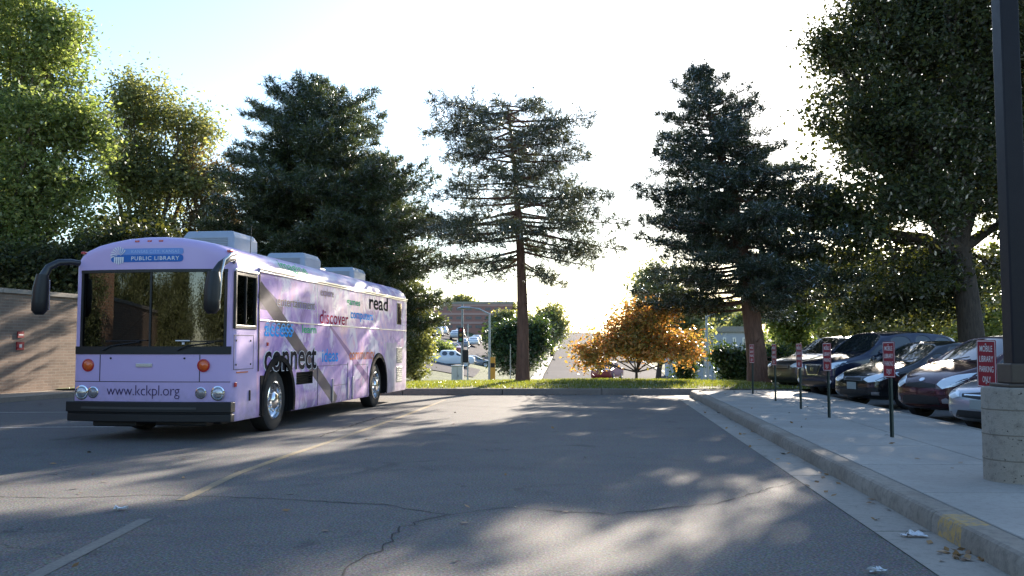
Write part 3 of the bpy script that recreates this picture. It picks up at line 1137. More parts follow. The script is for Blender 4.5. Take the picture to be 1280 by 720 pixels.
# side and front paint
t = NT('bus_lavender_wrap')
co = t.coord()
sp = t.n('SeparateXYZ', i_Vector=co)
X_, Y_, Z_ = sp.outputs
n1 = t.noise(co, .75, 7, .62, 1.4)
n2 = t.noise(co, 1.15, 5, .6, 1.6)
base = t.ramp(n1, [(.34, (.20, .09, .38)), (.44, (.40, .23, .60)), (.54, (.60, .38, .70)), (.64, (.82, .48, .64))])
base = t.mix(t.ramp(n2, [(.50, 0.0), (.60, .9)]), base, (.82, .74, .86))
base = t.mix(t.ramp(t.noise(co, 1.3, 6, .6, 2.5), [(.56, 0.0), (.66, .7)]), base, (.27, .15, .42))
side = t.math('GREATER_THAN', Y_, .95)
front_c = t.mix(t.noise(co, 3, 3), (.56, .43, .71), (.60, .46, .74))
col = t.mix(side, front_c, base)


def band(y0, z0, y1, z1, w0, w1):
    # distance from a straight line in the side plane, width growing towards the end
    L = math.hypot(y1 - y0, z1 - z0)
    ux, uz = (y1 - y0) / L, (z1 - z0) / L
    a = t.math('ADD', t.math('MULTIPLY', Y_, -uz), t.math('MULTIPLY', Z_, ux))
    a = t.math('ABSOLUTE', t.math('ADD', a, uz * y0 - ux * z0))
    s = t.math('ADD', t.math('MULTIPLY', Y_, ux), t.math('ADD', t.math('MULTIPLY', Z_, uz), -(ux * y0 + uz * z0)))
    inside = t.math('MULTIPLY', t.math('GREATER_THAN', s, 0.0), t.math('LESS_THAN', s, L))
    wd = t.math('ADD', t.math('MULTIPLY', s, (w1 - w0) / L), w0)
    return t.math('MULTIPLY', t.math('MULTIPLY', inside, t.math('LESS_THAN', a, wd)), side)


sidez = t.math('LESS_THAN', Z_, 2.56)
b1 = t.math('MULTIPLY', band(1.0, 2.30, 4.9, .30, .15, .13), sidez)
b1b = t.math('MULTIPLY', band(1.0, 2.20, 2.0, 2.02, .22, .06), sidez)
b2 = t.math('MULTIPLY', band(4.45, 1.80, 7.2, .62, .03, .10), sidez)
dk = t.mix(t.noise(co, 5, 4), (.012, .010, .02), (.05, .035, .07))
col = t.mix(t.math('MULTIPLY', b1, .95), col, dk)
col = t.mix(t.math('MULTIPLY', b1b, .8), col, dk)
col = t.mix(t.math('MULTIPLY', b2, .9), col, (.24, .10, .32))
# light silver photo area at the tail
tail = t.ramp(t.math('ADD', Y_, t.math('MULTIPLY', n2, 1.2)), [(0.0, 0.0), (1.0, 1.0)])
tf = t.math('MULTIPLY', t.math('GREATER_THAN', t.math('ADD', Y_, t.math('MULTIPLY', n2, 2.2)), 9.6), t.math('LESS_THAN', t.math('ADD', Z_, t.math('MULTIPLY', n1, .8)), 1.9))
col = t.mix(t.math('MULTIPLY', tf, .6), col, t.mix(n2, (.30, .26, .30), (.72, .70, .68)))
roofn = t.math('GREATER_THAN', Z_, 2.64)
col = t.mix(t.math('MULTIPLY', t.math('MULTIPLY', roofn, side), t.ramp(n2, [(.35, .2), (.6, .75)])), col, (.62, .58, .74))
grime = t.math('MULTIPLY', t.ramp(t.noise(co, 6, 6, .7), [(.32, 0.0), (.75, .8)]), t.ramp(Z_, [(.25, 1.0), (1.0, .0)]))
col = t.mix(grime, col, (.18, .16, .17))
p = t.principled(i_Base_Color=col, i_Roughness=.42)
p.inputs['Specular IOR Level'].default_value = .3
p.inputs['Coat Weight'].default_value = .18
p.inputs['Coat Roughness'].default_value = .06
t.link(t.bump(t.noise(co, 1.6, 3), .25, .02), p.inputs['Normal'])
M_bus = t.m
M_busint = simple('bus_interior_grey', (.05, .05, .055), .7)
M_glass = glass_mat('bus_glass', (.22, .24, .24), .42)
M_orange = simple('orange_lens', (.75, .12, .015), .25, coat=.8)
M_amberd = simple('red_lens', (.5, .02, .03), .25, coat=.8)
M_fog = simple('smoked_lens', (.26, .24, .25), .18, .2, coat=1.0)
M_acbox = simple('roof_unit_white', (.33, .38, .45), .5, coat=.1)
M_txt_dark = simple('ink_dark_purple', (.045, .025, .085), .8, spec=.1)
M_txt_black = simple('ink_black', (.012, .010, .018), .8, spec=.1)
M_txt_white = simple('ink_white', (.82, .80, .84), .8, spec=.1)
M_txt_red = simple('ink_red', (.36, .0, .05), .8, spec=.1)
M_txt_blue = simple('ink_blue', (.02, .34, .85), .8, spec=.1)
M_txt_green = simple('ink_green', (.10, .48, .22), .8, spec=.1)
M_txt_orange = simple('ink_orange', (.62, .20, .08), .8, spec=.1)
M_txt_brown = simple('ink_brown', (.42, .26, .20), .8, spec=.1)
M_banner = simple('banner_blue', (.05, .17, .50), .8, spec=.1)
M_banner2 = simple('banner_pale_blue', (.22, .36, .72), .8, spec=.1)

bus = thing('library_bus', 'long lavender purple library bus with blank black ear mirrors and bold black lettering on its side', 'bus', (-5.40, 13.72, 0), R(-7.4))
bus['label'] = 'long lavender purple library bus with black ear mirrors and bold lettering on its side'

# body shell
mb = MB()


def stn(y, inset, topinset, fade, rear=False):
    pts = []
    for hw, z in ROW:
        k = max(0, (z - 2.5) / .55)
        x = hw - inset * (1 if hw > .9 else hw)
        zz = z - topinset * k
        if z < .4:
            zz = z + inset * .5
        pts.append((x, y + (fade * fy(x)) * (-1 if rear else 1), zz))
    return pts


stations = [stn(0.0, .075, .13, 1), stn(.012, .040, .075, 1), stn(.045, .015, .04, 1), stn(.10, .003, .016, 1), stn(.20, 0, 0, 1), stn(.5, 0, 0, .5), stn(1.0, 0, 0, 0)]
stations += [stn(1.0 + (BL - 1.35) * i / 14, 0, 0, 0) for i in range(1, 15)]
stations += [stn(BL - .22, .01, .02, .3, True), stn(BL - .10, .03, .07, .6, True), stn(BL - .03, .07, .14, .9, True), stn(BL, .12, .22, 1, True)]
m = len(ROW)
V, Fc = [], []
for s in stations:
    V += [(x, y, z) for x, y, z in s] + [(-x, y, z) for x, y, z in s]
W = 2 * m
for i in range(len(stations) - 1):
    a, b = i * W, (i + 1) * W
    for j in range(m - 1):
        Fc.append((a + j, b + j, b + j + 1, a + j + 1))
        Fc.append((a + m + j, a + m + j + 1, b + m + j + 1, b + m + j))
    Fc.append((a + m - 1, b + m - 1, b + 2 * m - 1, a + 2 * m - 1))   # crown
    Fc.append((a, a + m, b + m, b))                                 # underside
mb.add(V, Fc)
NXF = 14
for (si, ysgn) in ((0, 1), (len(stations) - 1, -1)):
    s = stations[si]
    VV = []
    for (x, y, z) in s:
        for k in range(NXF + 1):
            xx = x - 2 * x * k / NXF
            VV.append((xx, (y - ysgn * fy(x)) + ysgn * fy(xx), z))
    FF = [(j * (NXF + 1) + k, j * (NXF + 1) + k + 1, (j + 1) * (NXF + 1) + k + 1, (j + 1) * (NXF + 1) + k) for j in range(m - 1) for k in range(NXF)]
    mb.add(VV, FF)
me = mb.mesh('bus_shell', [M_bus, M_busint, M_black])
bm = bmesh.new()
bm.from_mesh(me)
bmesh.ops.remove_doubles(bm, verts=bm.verts, dist=.0006)
bmesh.ops.holes_fill(bm, edges=bm.edges)
bmesh.ops.recalc_face_normals(bm, faces=bm.faces)
bm.to_mesh(me)
bm.free()
shell = bpy.data.objects.new('shell_tmp', me)
COL.objects.link(shell)


def boolean(target, cutmb, name):
    cm = cutmb.mesh(name, [M_bus, M_busint, M_black])
    co_ = bpy.data.objects.new(name, cm)
    COL.objects.link(co_)
    md = target.modifiers.new(name, 'BOOLEAN')
    md.object = co_
    md.operation = 'DIFFERENCE'
    md.solver = 'EXACT'
    bpy.context.view_layer.update()
    nm = evald(target)
    target.modifiers.clear()
    old = target.data
    target.data = nm
    bpy.data.objects.remove(co_)
    return nm


WH = [1.86, 7.96]
cut = MB()
for u in WH:
    for sgn in (-1, 1):
        cut.cyl((sgn * .80, u, .50), (sgn * 1.6, u, .50), .66, n=40, mi=2)
boolean(shell, cut, 'cut_wheels')
cut = MB()
cut.box(-1.18, 1.18, .20, 2.3, 1.16, 2.72, mi=1)
boolean(shell, cut, 'cut_cab')
cut = MB()
cut.box(-1.155, 1.155, -.3, .5, 1.385, 2.535, mi=1)
boolean(shell, cut, 'cut_windshield')
cut = MB()
cut.box(1.0, 1.5, .14, .86, 1.70, 2.47, mi=1)
boolean(shell, cut, 'cut_side_window')
cut = MB()
cut.box(1.20, 1.5, 2.68, 3.52, .72, .94, mi=2)
boolean(shell, cut, 'cut_vent')
me = shell.data
me.polygons.foreach_set('use_smooth', [True] * len(me.polygons))
me.set_sharp_from_angle(angle=R(35))
bpy.data.objects.remove(shell)
link('body', me, bus)


def bent(mbv):
    """bend flat front pieces onto the curved nose"""
    mbv.v = [(x, y + fy(x), z) for x, y, z in mbv.v]
    return mbv


# windshield, divided, curved
def curved_panel(x0, x1, z0, z1, y, n=12, th=.006):
    mb = MB()
    V = []
    for yy in (y, y + th):
        for z in (z0, z1):
            for k in range(n + 1):
                V.append((x0 + (x1 - x0) * k / n, yy, z))
    q = n + 1
    Fq = []
    for k in range(n):
        Fq += [(k, k + 1, q + k + 1, q + k), (2 * q + k, 3 * q + k, 3 * q + k + 1, 2 * q + k + 1), (k, 2 * q + k, 2 * q + k + 1, k + 1), (q + k, q + k + 1, 3 * q + k + 1, 3 * q + k)]
    Fq += [(0, q, 3 * q, 2 * q), (n, 2 * q + n, 3 * q + n, q + n)]
    mb.add(V, Fq)
    return bent(mb)


for x0, x1 in ((-1.15, -.015), (.015, 1.15)):
    curved_panel(x0, x1, 1.388, 2.532, .02).build('windshield', M_glass, bus, smooth=30)
mb = MB()
mb.box(-.014, .014, .005, .05, 1.39, 2.53)
for z0, z1 in ((2.50, 2.545), ):
    mb2 = curved_panel(-1.17, 1.17, z0, z1, -.006, 14, .02)
    mb.add(mb2.v, mb2.f)
for sgn in (-1, 1):
    a = sgn * 1.165
    b = sgn * 1.125
    mb2 = curved_panel(min(a, b), max(a, b), 1.38, 2.50, -.006, 2, .02)
    mb.add(mb2.v, mb2.f)
mb.build('windshield_gasket', M_black, bus, smooth=30)
mb = curved_panel(-1.235, 1.235, 1.275, 1.392, -.012, 16, .03)
cowlband = mb.build('cowl_band', M_black, bus, smooth=30)
# wipers
for x0, x1, zz in ((-.75, -.15, 1.46), (.45, 1.0, 1.45)):
    mb = MB()
    mb.tube([(x0, -.03 + fy(x0), 1.33), (x0 + .15, -.045 + fy(x0), 1.40), (x1, -.02 + fy(x1) * .8, zz)], .009, 6)
    mb.tube([(x0 + .05, -.03 + fy(x0), zz + .01), (x1 + .12, -.025 + fy(x1), zz + .02)], .008, 6)
    mb.build('wiper', M_black, bus)

# front panel seams, hood handle, dots
mb = MB()
for x in (-.80, .78):
    b2 = MB()
    b2.box(x - .006, x + .006, -.003, .02, .87, 1.27)
    mb.add(bent(b2).v, b2.f)
q = curved_panel(-1.23, 1.23, .862, .872, -.003, 16, .02)
mb.add(q.v, q.f)
for x in (-.62, .55):
    b2 = MB()
    b2.lathe([(0.0, -.012), (.014, -.010), (.016, 0)], (x, 0, 1.215), 'Y', 10)
    mb.add(bent(b2).v, b2.f)
mb.build('panel_seam', M_black, bus)
b2 = MB()
b2.box(-.20, .06, -.018, .0, 1.085, 1.14)
bent(b2).build('hood_badge', M_alu, bus, bevel=.006)


def round_light(x, z, r, lens, name, ring=M_chrome, lab=None):
    mb = MB()
    mb.lathe([(r * 1.0, .01), (r * 1.18, -.004), (r * 1.18, -.016), (r * 1.0, -.022), (r * .93, -.012)], (x, fy(x), z), 'Y', 28)
    o = mb.build(name, ring, bus, smooth=40)
    if lab:
        o['label'] = lab
    mb = MB()
    mb.lathe([(r * .97, -.008), (r * .9, -.022), (r * .6, -.036), (r * .3, -.043), (.0005, -.045)], (x, fy(x), z), 'Y', 28)
    mb.build('lens', lens, o, smooth=60)
    return o


for x in (-.98, 1.0 - .20 + .0):
    pass
round_light(-1.00, 1.11, .082, M_orange, 'turn_signal', M_amberd)
round_light(1.00 - .16, 1.11, .082, M_orange, 'turn_signal', M_amberd)
hl = NT('headlamp_glass')
coh = hl.coord()
wv = hl.n('TexWave', i_Vector=coh, i_Scale=22.0)
ph = hl.principled(i_Base_Color=hl.mix(wv.outputs['Fac'], (.30, .32, .35), (.85, .87, .9)), i_Roughness=.12, i_Metallic=.75)
ph.inputs['Coat Weight'].default_value = 1
hl.link(hl.bump(wv.outputs['Fac'], .5, .01), ph.inputs['Normal'])
M_head = hl.m
for x in (-1.10, 1.06):
    round_light(x, .70, .092, M_head, 'headlight')
for x in (-.90, .81):
    round_light(x, .705, .073, M_fog, 'fog_light')

# bumper with grooves and lower valance
mb = MB()
q = curved_panel(-1.30, 1.30, .42, .575, -.13, 18, .16)
mb.add(q.v, q.f)
q = curved_panel(-1.29, 1.29, .28, .40, -.10, 18, .13)
mb.add(q.v, q.f)
q = curved_panel(-1.285, 1.285, .395, .425, -.105, 18, .10)
mb.add(q.v, q.f)
mb.build('bumper', simple('bumper_black', (.010, .010, .011), .5, bump=.2), bus, smooth=30, bevel=.012)
mb = MB()
q = curved_panel(-1.02, .80, .47, .50, -.137, 12, .01)
mb.add(q.v, q.f)
mb.build('bumper_strip', simple('bumper_scuffed', (.06, .058, .055), .6), bus, smooth=30)
mb = MB()
for a, b, c in ((-.9, -.2, .20), (.1, .9, .22)):
    mb.box(a, b, .05, .3, c, .30)
mb.box(-1.0, 1.0, .35, 1.1, .22, .34)
mb.box(-.85, .85, 1.70, 2.0, .36, .54)
mb.box(-.7, .7, 2.3, 7.3, .25, .5)
mb.box(-.75, .75, 7.82, 8.1, .36, .62)
mb.build('chassis', M_black, bus, bevel=.02)


# text on the front
def front_text(body, xc, zb, width, fsz, mat, y=-.006, bold=0.0, lab=None, sp=1.0):
    v, f = text_mesh(body, width, fsz, bold, space=sp)
    mb = MB()
    mb.add([(xc + a, y + fy(xc + a), zb + b) for a, b in v], f)
    o = mb.build('lettering', mat, bus)
    if lab:
        o['label'] = lab
    return o


def side_text(body, u0, u1, zb, fsz, mat, bold=0.0, x=BW + .004, lab=None):
    v, f = text_mesh(body, u1 - u0, fsz, bold, 'LEFT')
    mb = MB()
    mb.add([(x, u0 + a, zb + b) for a, b in v], f)
    o = mb.build('lettering', mat, bus)
    o['label'] = lab or ('lettering reading ' + body)
    return o


front_text('www.kckpl.org', -.09, .665, 1.16, .225, M_txt_dark, bold=-.012, lab='thin dark web address www.kckpl.org under the hood panel', sp=.95)
# banner and emblem on the cap
def capy(z):
    k = max(0, (z - 2.5) / .55)
    return 0.0


mb = MB()
def rrect(x0, x1, z0, z1, r, y):
    pts = []
    for cx_, cz_, a0 in ((x1 - r, z1 - r, 0), (x0 + r, z1 - r, 90), (x0 + r, z0 + r, 180), (x1 - r, z0 + r, 270)):
        for k in range(7):
            a = R(a0 + k * 15)
            pts.append((cx_ + math.cos(a) * r, cz_ + math.sin(a) * r))
    return pts


def front_poly(pts, y, name, mat, parent):
    """fan from the centre so that the sheet follows the curved nose"""
    xs_ = sorted(p[0] for p in pts)
    bmx = bmesh.new()
    vsx = [bmx.verts.new((p[0], 0, p[1])) for p in pts]
    bmx.faces.new(vsx)
    for k in range(1, 12):
        xx = xs_[0] + (xs_[-1] - xs_[0]) * k / 12
        g_ = bmx.verts[:] + bmx.edges[:] + bmx.faces[:]
        bmesh.ops.bisect_plane(bmx, geom=g_, plane_co=(xx, 0, 0), plane_no=(1, 0, 0))
    for v_ in bmx.verts:
        v_.co.y = y + fy(v_.co.x)
    me_ = bpy.data.meshes.new(name)
    bmx.to_mesh(me_)
    bmx.free()
    me_.materials.append(mat)
    return link(name, me_, parent)


front_poly(rrect(-.66, .50, 2.655, 2.765, .05, 0), -.005, 'banner', M_banner, bus)
front_poly(rrect(-.52, .50, 2.768, 2.86, .03, 0), -.005, 'banner', M_banner2, bus)['label'] = 'pale blue upper stripe of the banner'
front_text('PUBLIC LIBRARY', .06, 2.682, .76, .082, M_txt_white, y=-.009, bold=.012, lab='white lettering PUBLIC LIBRARY on the banner', sp=1.15)
front_text('KANSAS CITY, KANSAS', .06, 2.79, .76, .066, simple('ink_pale_blue', (.45, .58, .85), .4), y=-.009, bold=.004, lab='pale lettering KANSAS CITY, KANSAS above it', sp=1.1)
mb = MB()
ex, ez = -.53, 2.74
for k in range(9):      # curved fan blades, upper half
    a0 = R(15 + k * 19)
    pts = []
    for s_ in range(5):
        rr = .025 + .115 * s_ / 4
        pts.append((ex + math.cos(a0 + s_ * .09) * rr, ez + .01 + math.sin(a0 + s_ * .09) * rr))
    for s_ in range(4, -1, -1):
        rr = .025 + .115 * s_ / 4
        pts.append((ex + math.cos(a0 + .16 + s_ * .09) * rr, ez + .01 + math.sin(a0 + .16 + s_ * .09) * rr))
    mb.add([(a, -.011 + fy(a), b) for a, b in pts], [(i, i + 1, 8 - i, 9 - i) for i in range(4)])
for k in range(5):      # fluted lower half
    xa = ex - .075 + k * .034
    mb.add([(a, -.011 + fy(a), b) for a, b in ((xa, ez - .12 + abs(k - 2) * .012), (xa + .02, ez - .12 + abs(k - 2) * .012), (xa + .026, ez - .005), (xa - .004, ez - .005))], [(0, 1, 2, 3)])
mb.build('emblem', M_txt_white, bus)['label'] = 'white fan emblem of curved rays over fluted stripes'

# roof marker lights
for x in (-.24, -.04, .14):
    mb = MB()
    mb.box(x - .035, x + .035, .005, .11, 2.955, 2.985)
    mb.build('marker_light', M_amberd, bus, bevel=.008)
for x in (-1.17, 1.17):
    mb = MB()
    mb.box(x - .03, x + .03, .10, .20, 2.80, 2.835)
    mb.build('marker_light', M_amberd, bus, bevel=.008)

# mirrors
for sgn in (-1, 1):
    mb = MB()
    if sgn < 0:
        arm = [(-1.22, .12, 2.66), (-1.30, .0, 2.67), (-1.40, -.14, 2.65), (-1.49, -.24, 2.57), (-1.535, -.28, 2.45), (-1.55, -.30, 2.3)]
        head = [(-1.545, -.30, 2.46), (-1.565, -.30, 2.25), (-1.575, -.30, 2.05), (-1.58, -.30, 1.92), (-1.58, -.30, 1.86)]
    else:
        arm = [(1.24, .14, 2.66), (1.30, .0, 2.70), (1.30, -.20, 2.66), (1.25, -.34, 2.57), (1.20, -.40, 2.45), (1.19, -.42, 2.3)]
        head = [(1.19, -.42, 2.46), (1.18, -.43, 2.25), (1.175, -.43, 2.05), (1.17, -.43, 1.92), (1.17, -.43, 1.86)]
    mb.tube(arm, [(.032, .04), (.035, .045), (.04, .05), (.045, .055), (.05, .065), (.07, .08)], 14)
    mo = mb.build('mirror_arm', simple('mirror_black', (.022, .023, .028), .38, coat=.3), bus, smooth=60)
    mb = MB()
    mb.tube(head, [(.085, .085), (.115, .115), (.115, .115), (.11, .11), (.06, .06)], 16)
    mb.build('mirror_head', M_black, mo, smooth=60)
    mb = MB()
    hx = head[1][0]
    mb.box(hx - .075, hx + .075, head[1][1] + .085, head[1][1] + .115, 1.93, 2.38)
    mb.build('mirror_glass', M_chrome, mo, bevel=.01)
mb = MB()
mb.tube([(1.27, .12, 2.73), (1.34, -.02, 2.77), (1.35, -.22, 2.73), (1.32, -.36, 2.64), (1.30, -.40, 2.45), (1.295, -.42, 2.1), (1.25, -.42, 1.92)], [.012, .02, .022, .018, .012, .01, .006], 8)
mb.build('mirror_trim', M_alu, bus, smooth=60)

# driver's window
mb = MB()
mb.box(1.262, 1.268, .16, .84, 1.72, 2.45)
mb.build('side_window', M_glass, bus)
mb = MB()
for a in ((.10, .155, 1.66, 2.51), (.845, .90, 1.66, 2.51)):
    mb.box(1.255, 1.297, *a)
for a in ((1.655, 1.715), (2.455, 2.51)):
    mb.box(1.256, 1.296, .115, .885, *a)
mb.box(1.258, 1.290, .49, .515, 1.70, 2.47)
mb.build('window_frame', M_black, bus, bevel=.01)
mb = MB()
mb.box(1.28, 1.31, .08, .92, 2.515, 2.55)
mb.build('window_trim', M_alu, bus, bevel=.006)
# lower service hatch by the driver
mb = MB()
for a in ((.10, .108, 1.05, 1.56), (.80, .808, 1.05, 1.56)):
    mb.box(1.276, 1.283, *a)
for a in ((1.045, 1.053), (1.556, 1.564)):
    mb.box(1.276, 1.284, .10, .808, *a)
for u in (.18, .7):
    for z in (1.12, 1.48):
        mb.lathe([(.0, 1.292), (.014, 1.29), (.016, 1.28)], (0, u, z), 'X', 8)
mb.build('hatch_seam', M_black, bus)
mb = MB()
mb.box(1.278, 1.29, .2, .6, .995, 1.012)
mb.build('trim_strip', M_txt_orange, bus)
# tall rubber joint behind the cab
mb = MB()
mb.box(1.272, 1.292, .985, 1.015, 1.0, 2.56)
mb.build('door_gasket', M_black, bus)
# mouldings
mb = MB()
mb.box(1.272, 1.315, .95, BL - .30, 2.60, 2.635)
mb.box(1.272, 1.305, .95, BL - .30, 2.565, 2.59)
mb.build('drip_rail', M_alu, bus, bevel=.006)
mb = MB()
for u in (3.72, 5.66, 7.6):
    mb.box(1.274, 1.284, u, u + .012, 1.82, 2.56)
mb.box(1.272, 1.295, 1.03, BL - .30, 1.795, 1.815)
mb.build('side_moulding', M_alu, bus, bevel=.004)
mb = MB()
mb.box(-1.315, -1.272, .4, BL - .30, 2.60, 2.635)
mb.build('drip_rail', M_alu, bus, bevel=.006)
M_archb = simple('arch_rubber', (.012, .012, .013), .9, spec=.1)
# wheel arch flares
for u in WH:
    for sgn in (-1, 1):
        mb = MB()
        V, n_ = [], 22
        zc = .50
        for k in range(n_ + 1):
            a = R(-18 + 216 * k / n_)
            for rr, xx in ((.645, 1.20), (.645, 1.305), (.745, 1.30), (.755, 1.27)):
                zz = max(.285, zc + math.sin(a) * rr)
                V.append((sgn * xx, u + math.cos(a) * rr, zz))
        mb.add(V, [(k * 4 + j, k * 4 + j + 1, (k + 1) * 4 + j + 1, (k + 1) * 4 + j) for k in range(n_) for j in range(3)])
        mb.build('wheel_arch', M_archb, bus, smooth=40)
# black panel ahead of the front arch
mb = MB()
mb.box(1.27, 1.292, 1.08, 1.24, .30, .93)
mb.build('arch_panel', M_archb, bus, bevel=.01)
mb = MB()
for k in range(5):
    mb.box(1.215, 1.275, 2.69, 3.51, .735 + k * .042, .745 + k * .042)
mb.build('side_vent', M_archb, bus)
# locker door seams
mb = MB()
for u, z0, z1 in ((3.78, .30, 1.02), (4.62, .30, .62), (5.62, .30, 1.06), (5.92, .30, .62), (5.98, .30, 1.06), (7.06, .30, .95)):
    mb.box(1.277, 1.287, u, u + .012, z0, z1)
for u0, u1, z in ((3.78, 5.62, 1.02), (5.98, 7.06, 1.0), (4.62, 5.60, .62)):
    mb.box(1.277, 1.286, u0, u1, z, z + .009)
mb.build('locker_seam', simple('seam_grey', (.10, .08, .13), .6), bus)
mb = MB()
for u in (4.62, 5.60, 5.92):
    mb.box(1.28, 1.305, u, u + .03, .32, .76)
mb.build('locker_hinge', M_alu, bus, bevel=.004)
for u, z in ((.78, .58), (.04 + .10, .82)):
    pass
mb = MB()
mb.box(1.278, 1.30, .13, .19, .79, .86)
mb.build('side_reflector', M_amberd, bus, bevel=.008)
mb = MB()
mb.box(1.278, 1.30, 1.32, 1.38, 1.40, 1.46)
mb.build('side_reflector', M_amberd, bus, bevel=.008)
mb = MB()
mb.box(1.278, 1.30, .66, .70, .56, .72)
mb.build('door_latch', M_black, bus, bevel=.006)
# rear window slit and vents
mb = MB()
mb.box(1.272, 1.292, 9.62, 10.05, 1.95, 2.50)
mb.build('rear_side_window', M_cglass, bus, bevel=.02)
for z0 in (.98, .50):
    mb = MB()
    mb.box(1.272, 1.286, 9.60, 10.18, z0, z0 + .40)
    v_ = mb.build('engine_vent', M_steelg, bus, bevel=.006)
    mb = MB()
    for k in range(7):
        mb.box(1.286, 1.296, 9.64, 10.14, z0 + .03 + k * .052, z0 + .055 + k * .052)
    mb.build('vent_slat', M_alu, v_)
# tail lights and rear bumper
mb = MB()
mb.box(-1.2, 1.2, BL - .10, BL + .08, .34, .58)
mb.build('rear_bumper', M_black, bus, bevel=.02)
for x in (-1.02, 1.02):
    mb = MB()
    mb.lathe([(.0, .035), (.06, .03), (.085, .0)], (x, BL - .09, 1.0), 'Y', 20)
    mb.build('tail_light', M_amberd, bus, smooth=50)
# roof units
for i, (u, w, h, x) in enumerate(((2.35, .46, .33, .0), (5.9, .43, .32, -.02), (9.3, .43, .31, -.02))):
    mb = MB()
    q = [(-w, u - .5), (w, u - .5), (w, u + .5), (-w, u + .5)]
    s = .88
    V = [(x + a, b, 3.0) for a, b in q] + [(x + a, b, 3.02 + h * .7) for a, b in q] + [(x + a * s, u + (b - u) * s, 3.03 + h) for a, b in q]
    mb.add(V, [(3, 2, 1, 0), (8, 9, 10, 11)] + [(j + 4 * l, (j + 1) % 4 + 4 * l, (j + 1) % 4 + 4 + 4 * l, j + 4 + 4 * l) for l in (0, 1) for j in range(4)])
    ru = mb.build('roof_unit', M_acbox, bus, bevel=.03)
    mb = MB()
    for k in range(6):
        mb.box(x - w * .75, x + w * .75, u - .512, u - .498, 3.07 + k * .03, 3.083 + k * .03)
    mb.build('unit_grille', M_steelg, ru)
mb = MB()
mb.box(-.18, .18, 7.0, 7.4, 3.0, 3.17)
mb.build('roof_vent', M_acbox, bus, bevel=.03)
mb = MB()
mb.tube([(1.05, 1.15, 2.85), (1.06, 1.17, 3.35)], .006, 6)
mb.build('aerial', M_black, bus)


# wheels
def bus_wheel(u, sgn):
    tx = sgn * 1.08
    mb = MB()
    w2 = .14
    mb.lathe([(.30, -w2), (.44, -w2), (.485, -w2 * .85), (.50, -w2 * .5), (.50, w2 * .5), (.485, w2 * .85), (.44, w2), (.30, w2)], (tx, u, .50), 'X', 48, close=True)
    ty = mb.build('wheel', M_rubber, bus, smooth=40)
    o = sgn * w2
    mb = MB()
    prof = [(.305, .0), (.315, 1.0), (.295, 1.04), (.285, .55), (.262, .40), (.20, .42), (.155, .62), (.145, 1.0), (.11, 1.22), (.10, 1.25), (.0005, 1.28)]
    mb.lathe([(r, o * k) for r, k in prof], (tx, u, .50), 'X', 40)
    rim = mb.build('rim', M_chrome, ty, smooth=35)
    mb = MB()
    for k in range(10):
        a = 2 * PI * k / 10
        y, z = u + math.cos(a) * .175, .5 + math.sin(a) * .175
        mb.cyl((tx + o * .45, y, z), (tx + o * 1.0, y, z), .017, .012, 8)
        a += PI / 10
        y, z = u + math.cos(a) * .235, .5 + math.sin(a) * .235
        mb.cyl((tx + o * .405, y, z), (tx + o * .43, y, z), .024, n=10, mi=1)
    mb.build('lug_nut', [M_chrome, M_black], ty, smooth=40)


for u in WH:
    for sgn in (-1, 1):
        bus_wheel(u, sgn)

# lettering on the side (x-height of the built-in face is about .52 of its size)
side_text('connect', 1.20, 3.72, 1.00, .66, M_txt_white, .034, BW + .004, 'white outline of the big word connect')
side_text('connect', 1.23, 3.69, 1.00, .66, M_txt_black, .016, BW + .008, 'big black lettering reading connect')
side_text('discover', 3.85, 5.62, 1.835, .37, M_txt_red, .008)
side_text('read', 7.15, 8.75, 2.25, .46, M_txt_black, .02)
side_text('entertainment', 1.72, 3.60, 2.07, .24, M_txt_white, .03, BW + .003, 'pale outline of the word entertainment')
side_text('entertainment', 1.74, 3.58, 2.075, .23, M_txt_brown, .004, BW + .006)
side_text('access', 1.22, 2.45, 1.56, .36, M_txt_blue, .014)
side_text('access', 1.27, 2.50, 1.62, .36, simple('ink_sky', (.20, .50, .85), .8, spec=.1), -.006, BW + .007, 'lighter blue echo of the word access')
side_text('learn', 2.92, 3.68, 1.64, .20, M_txt_green, .02)
side_text('games', 5.50, 6.45, 2.27, .20, M_txt_green, .02)
side_text('computers', 5.78, 7.45, 1.99, .27, M_txt_blue, .014)
side_text('ideas', 4.02, 4.98, 1.10, .36, M_txt_blue, .01)
side_text('community', 5.72, 7.62, 1.12, .33, M_txt_orange, .012)
side_text('explore', 3.88, 4.66, 2.36, .22, M_txt_brown, .004)
# word on the sloping roof edge
v, f = text_mesh('imagine', 1.35, .26, .01, 'LEFT')
mb = MB()
mb.add([(1.256 - b * .50, 1.9 + a, 2.70 + b * .82) for a, b in v], f)
mb.v = [(x + .012, y, z + .012) for x, y, z in mb.v]
mb.build('lettering', M_txt_green, bus)['label'] = 'green lettering on the sloping roof edge'

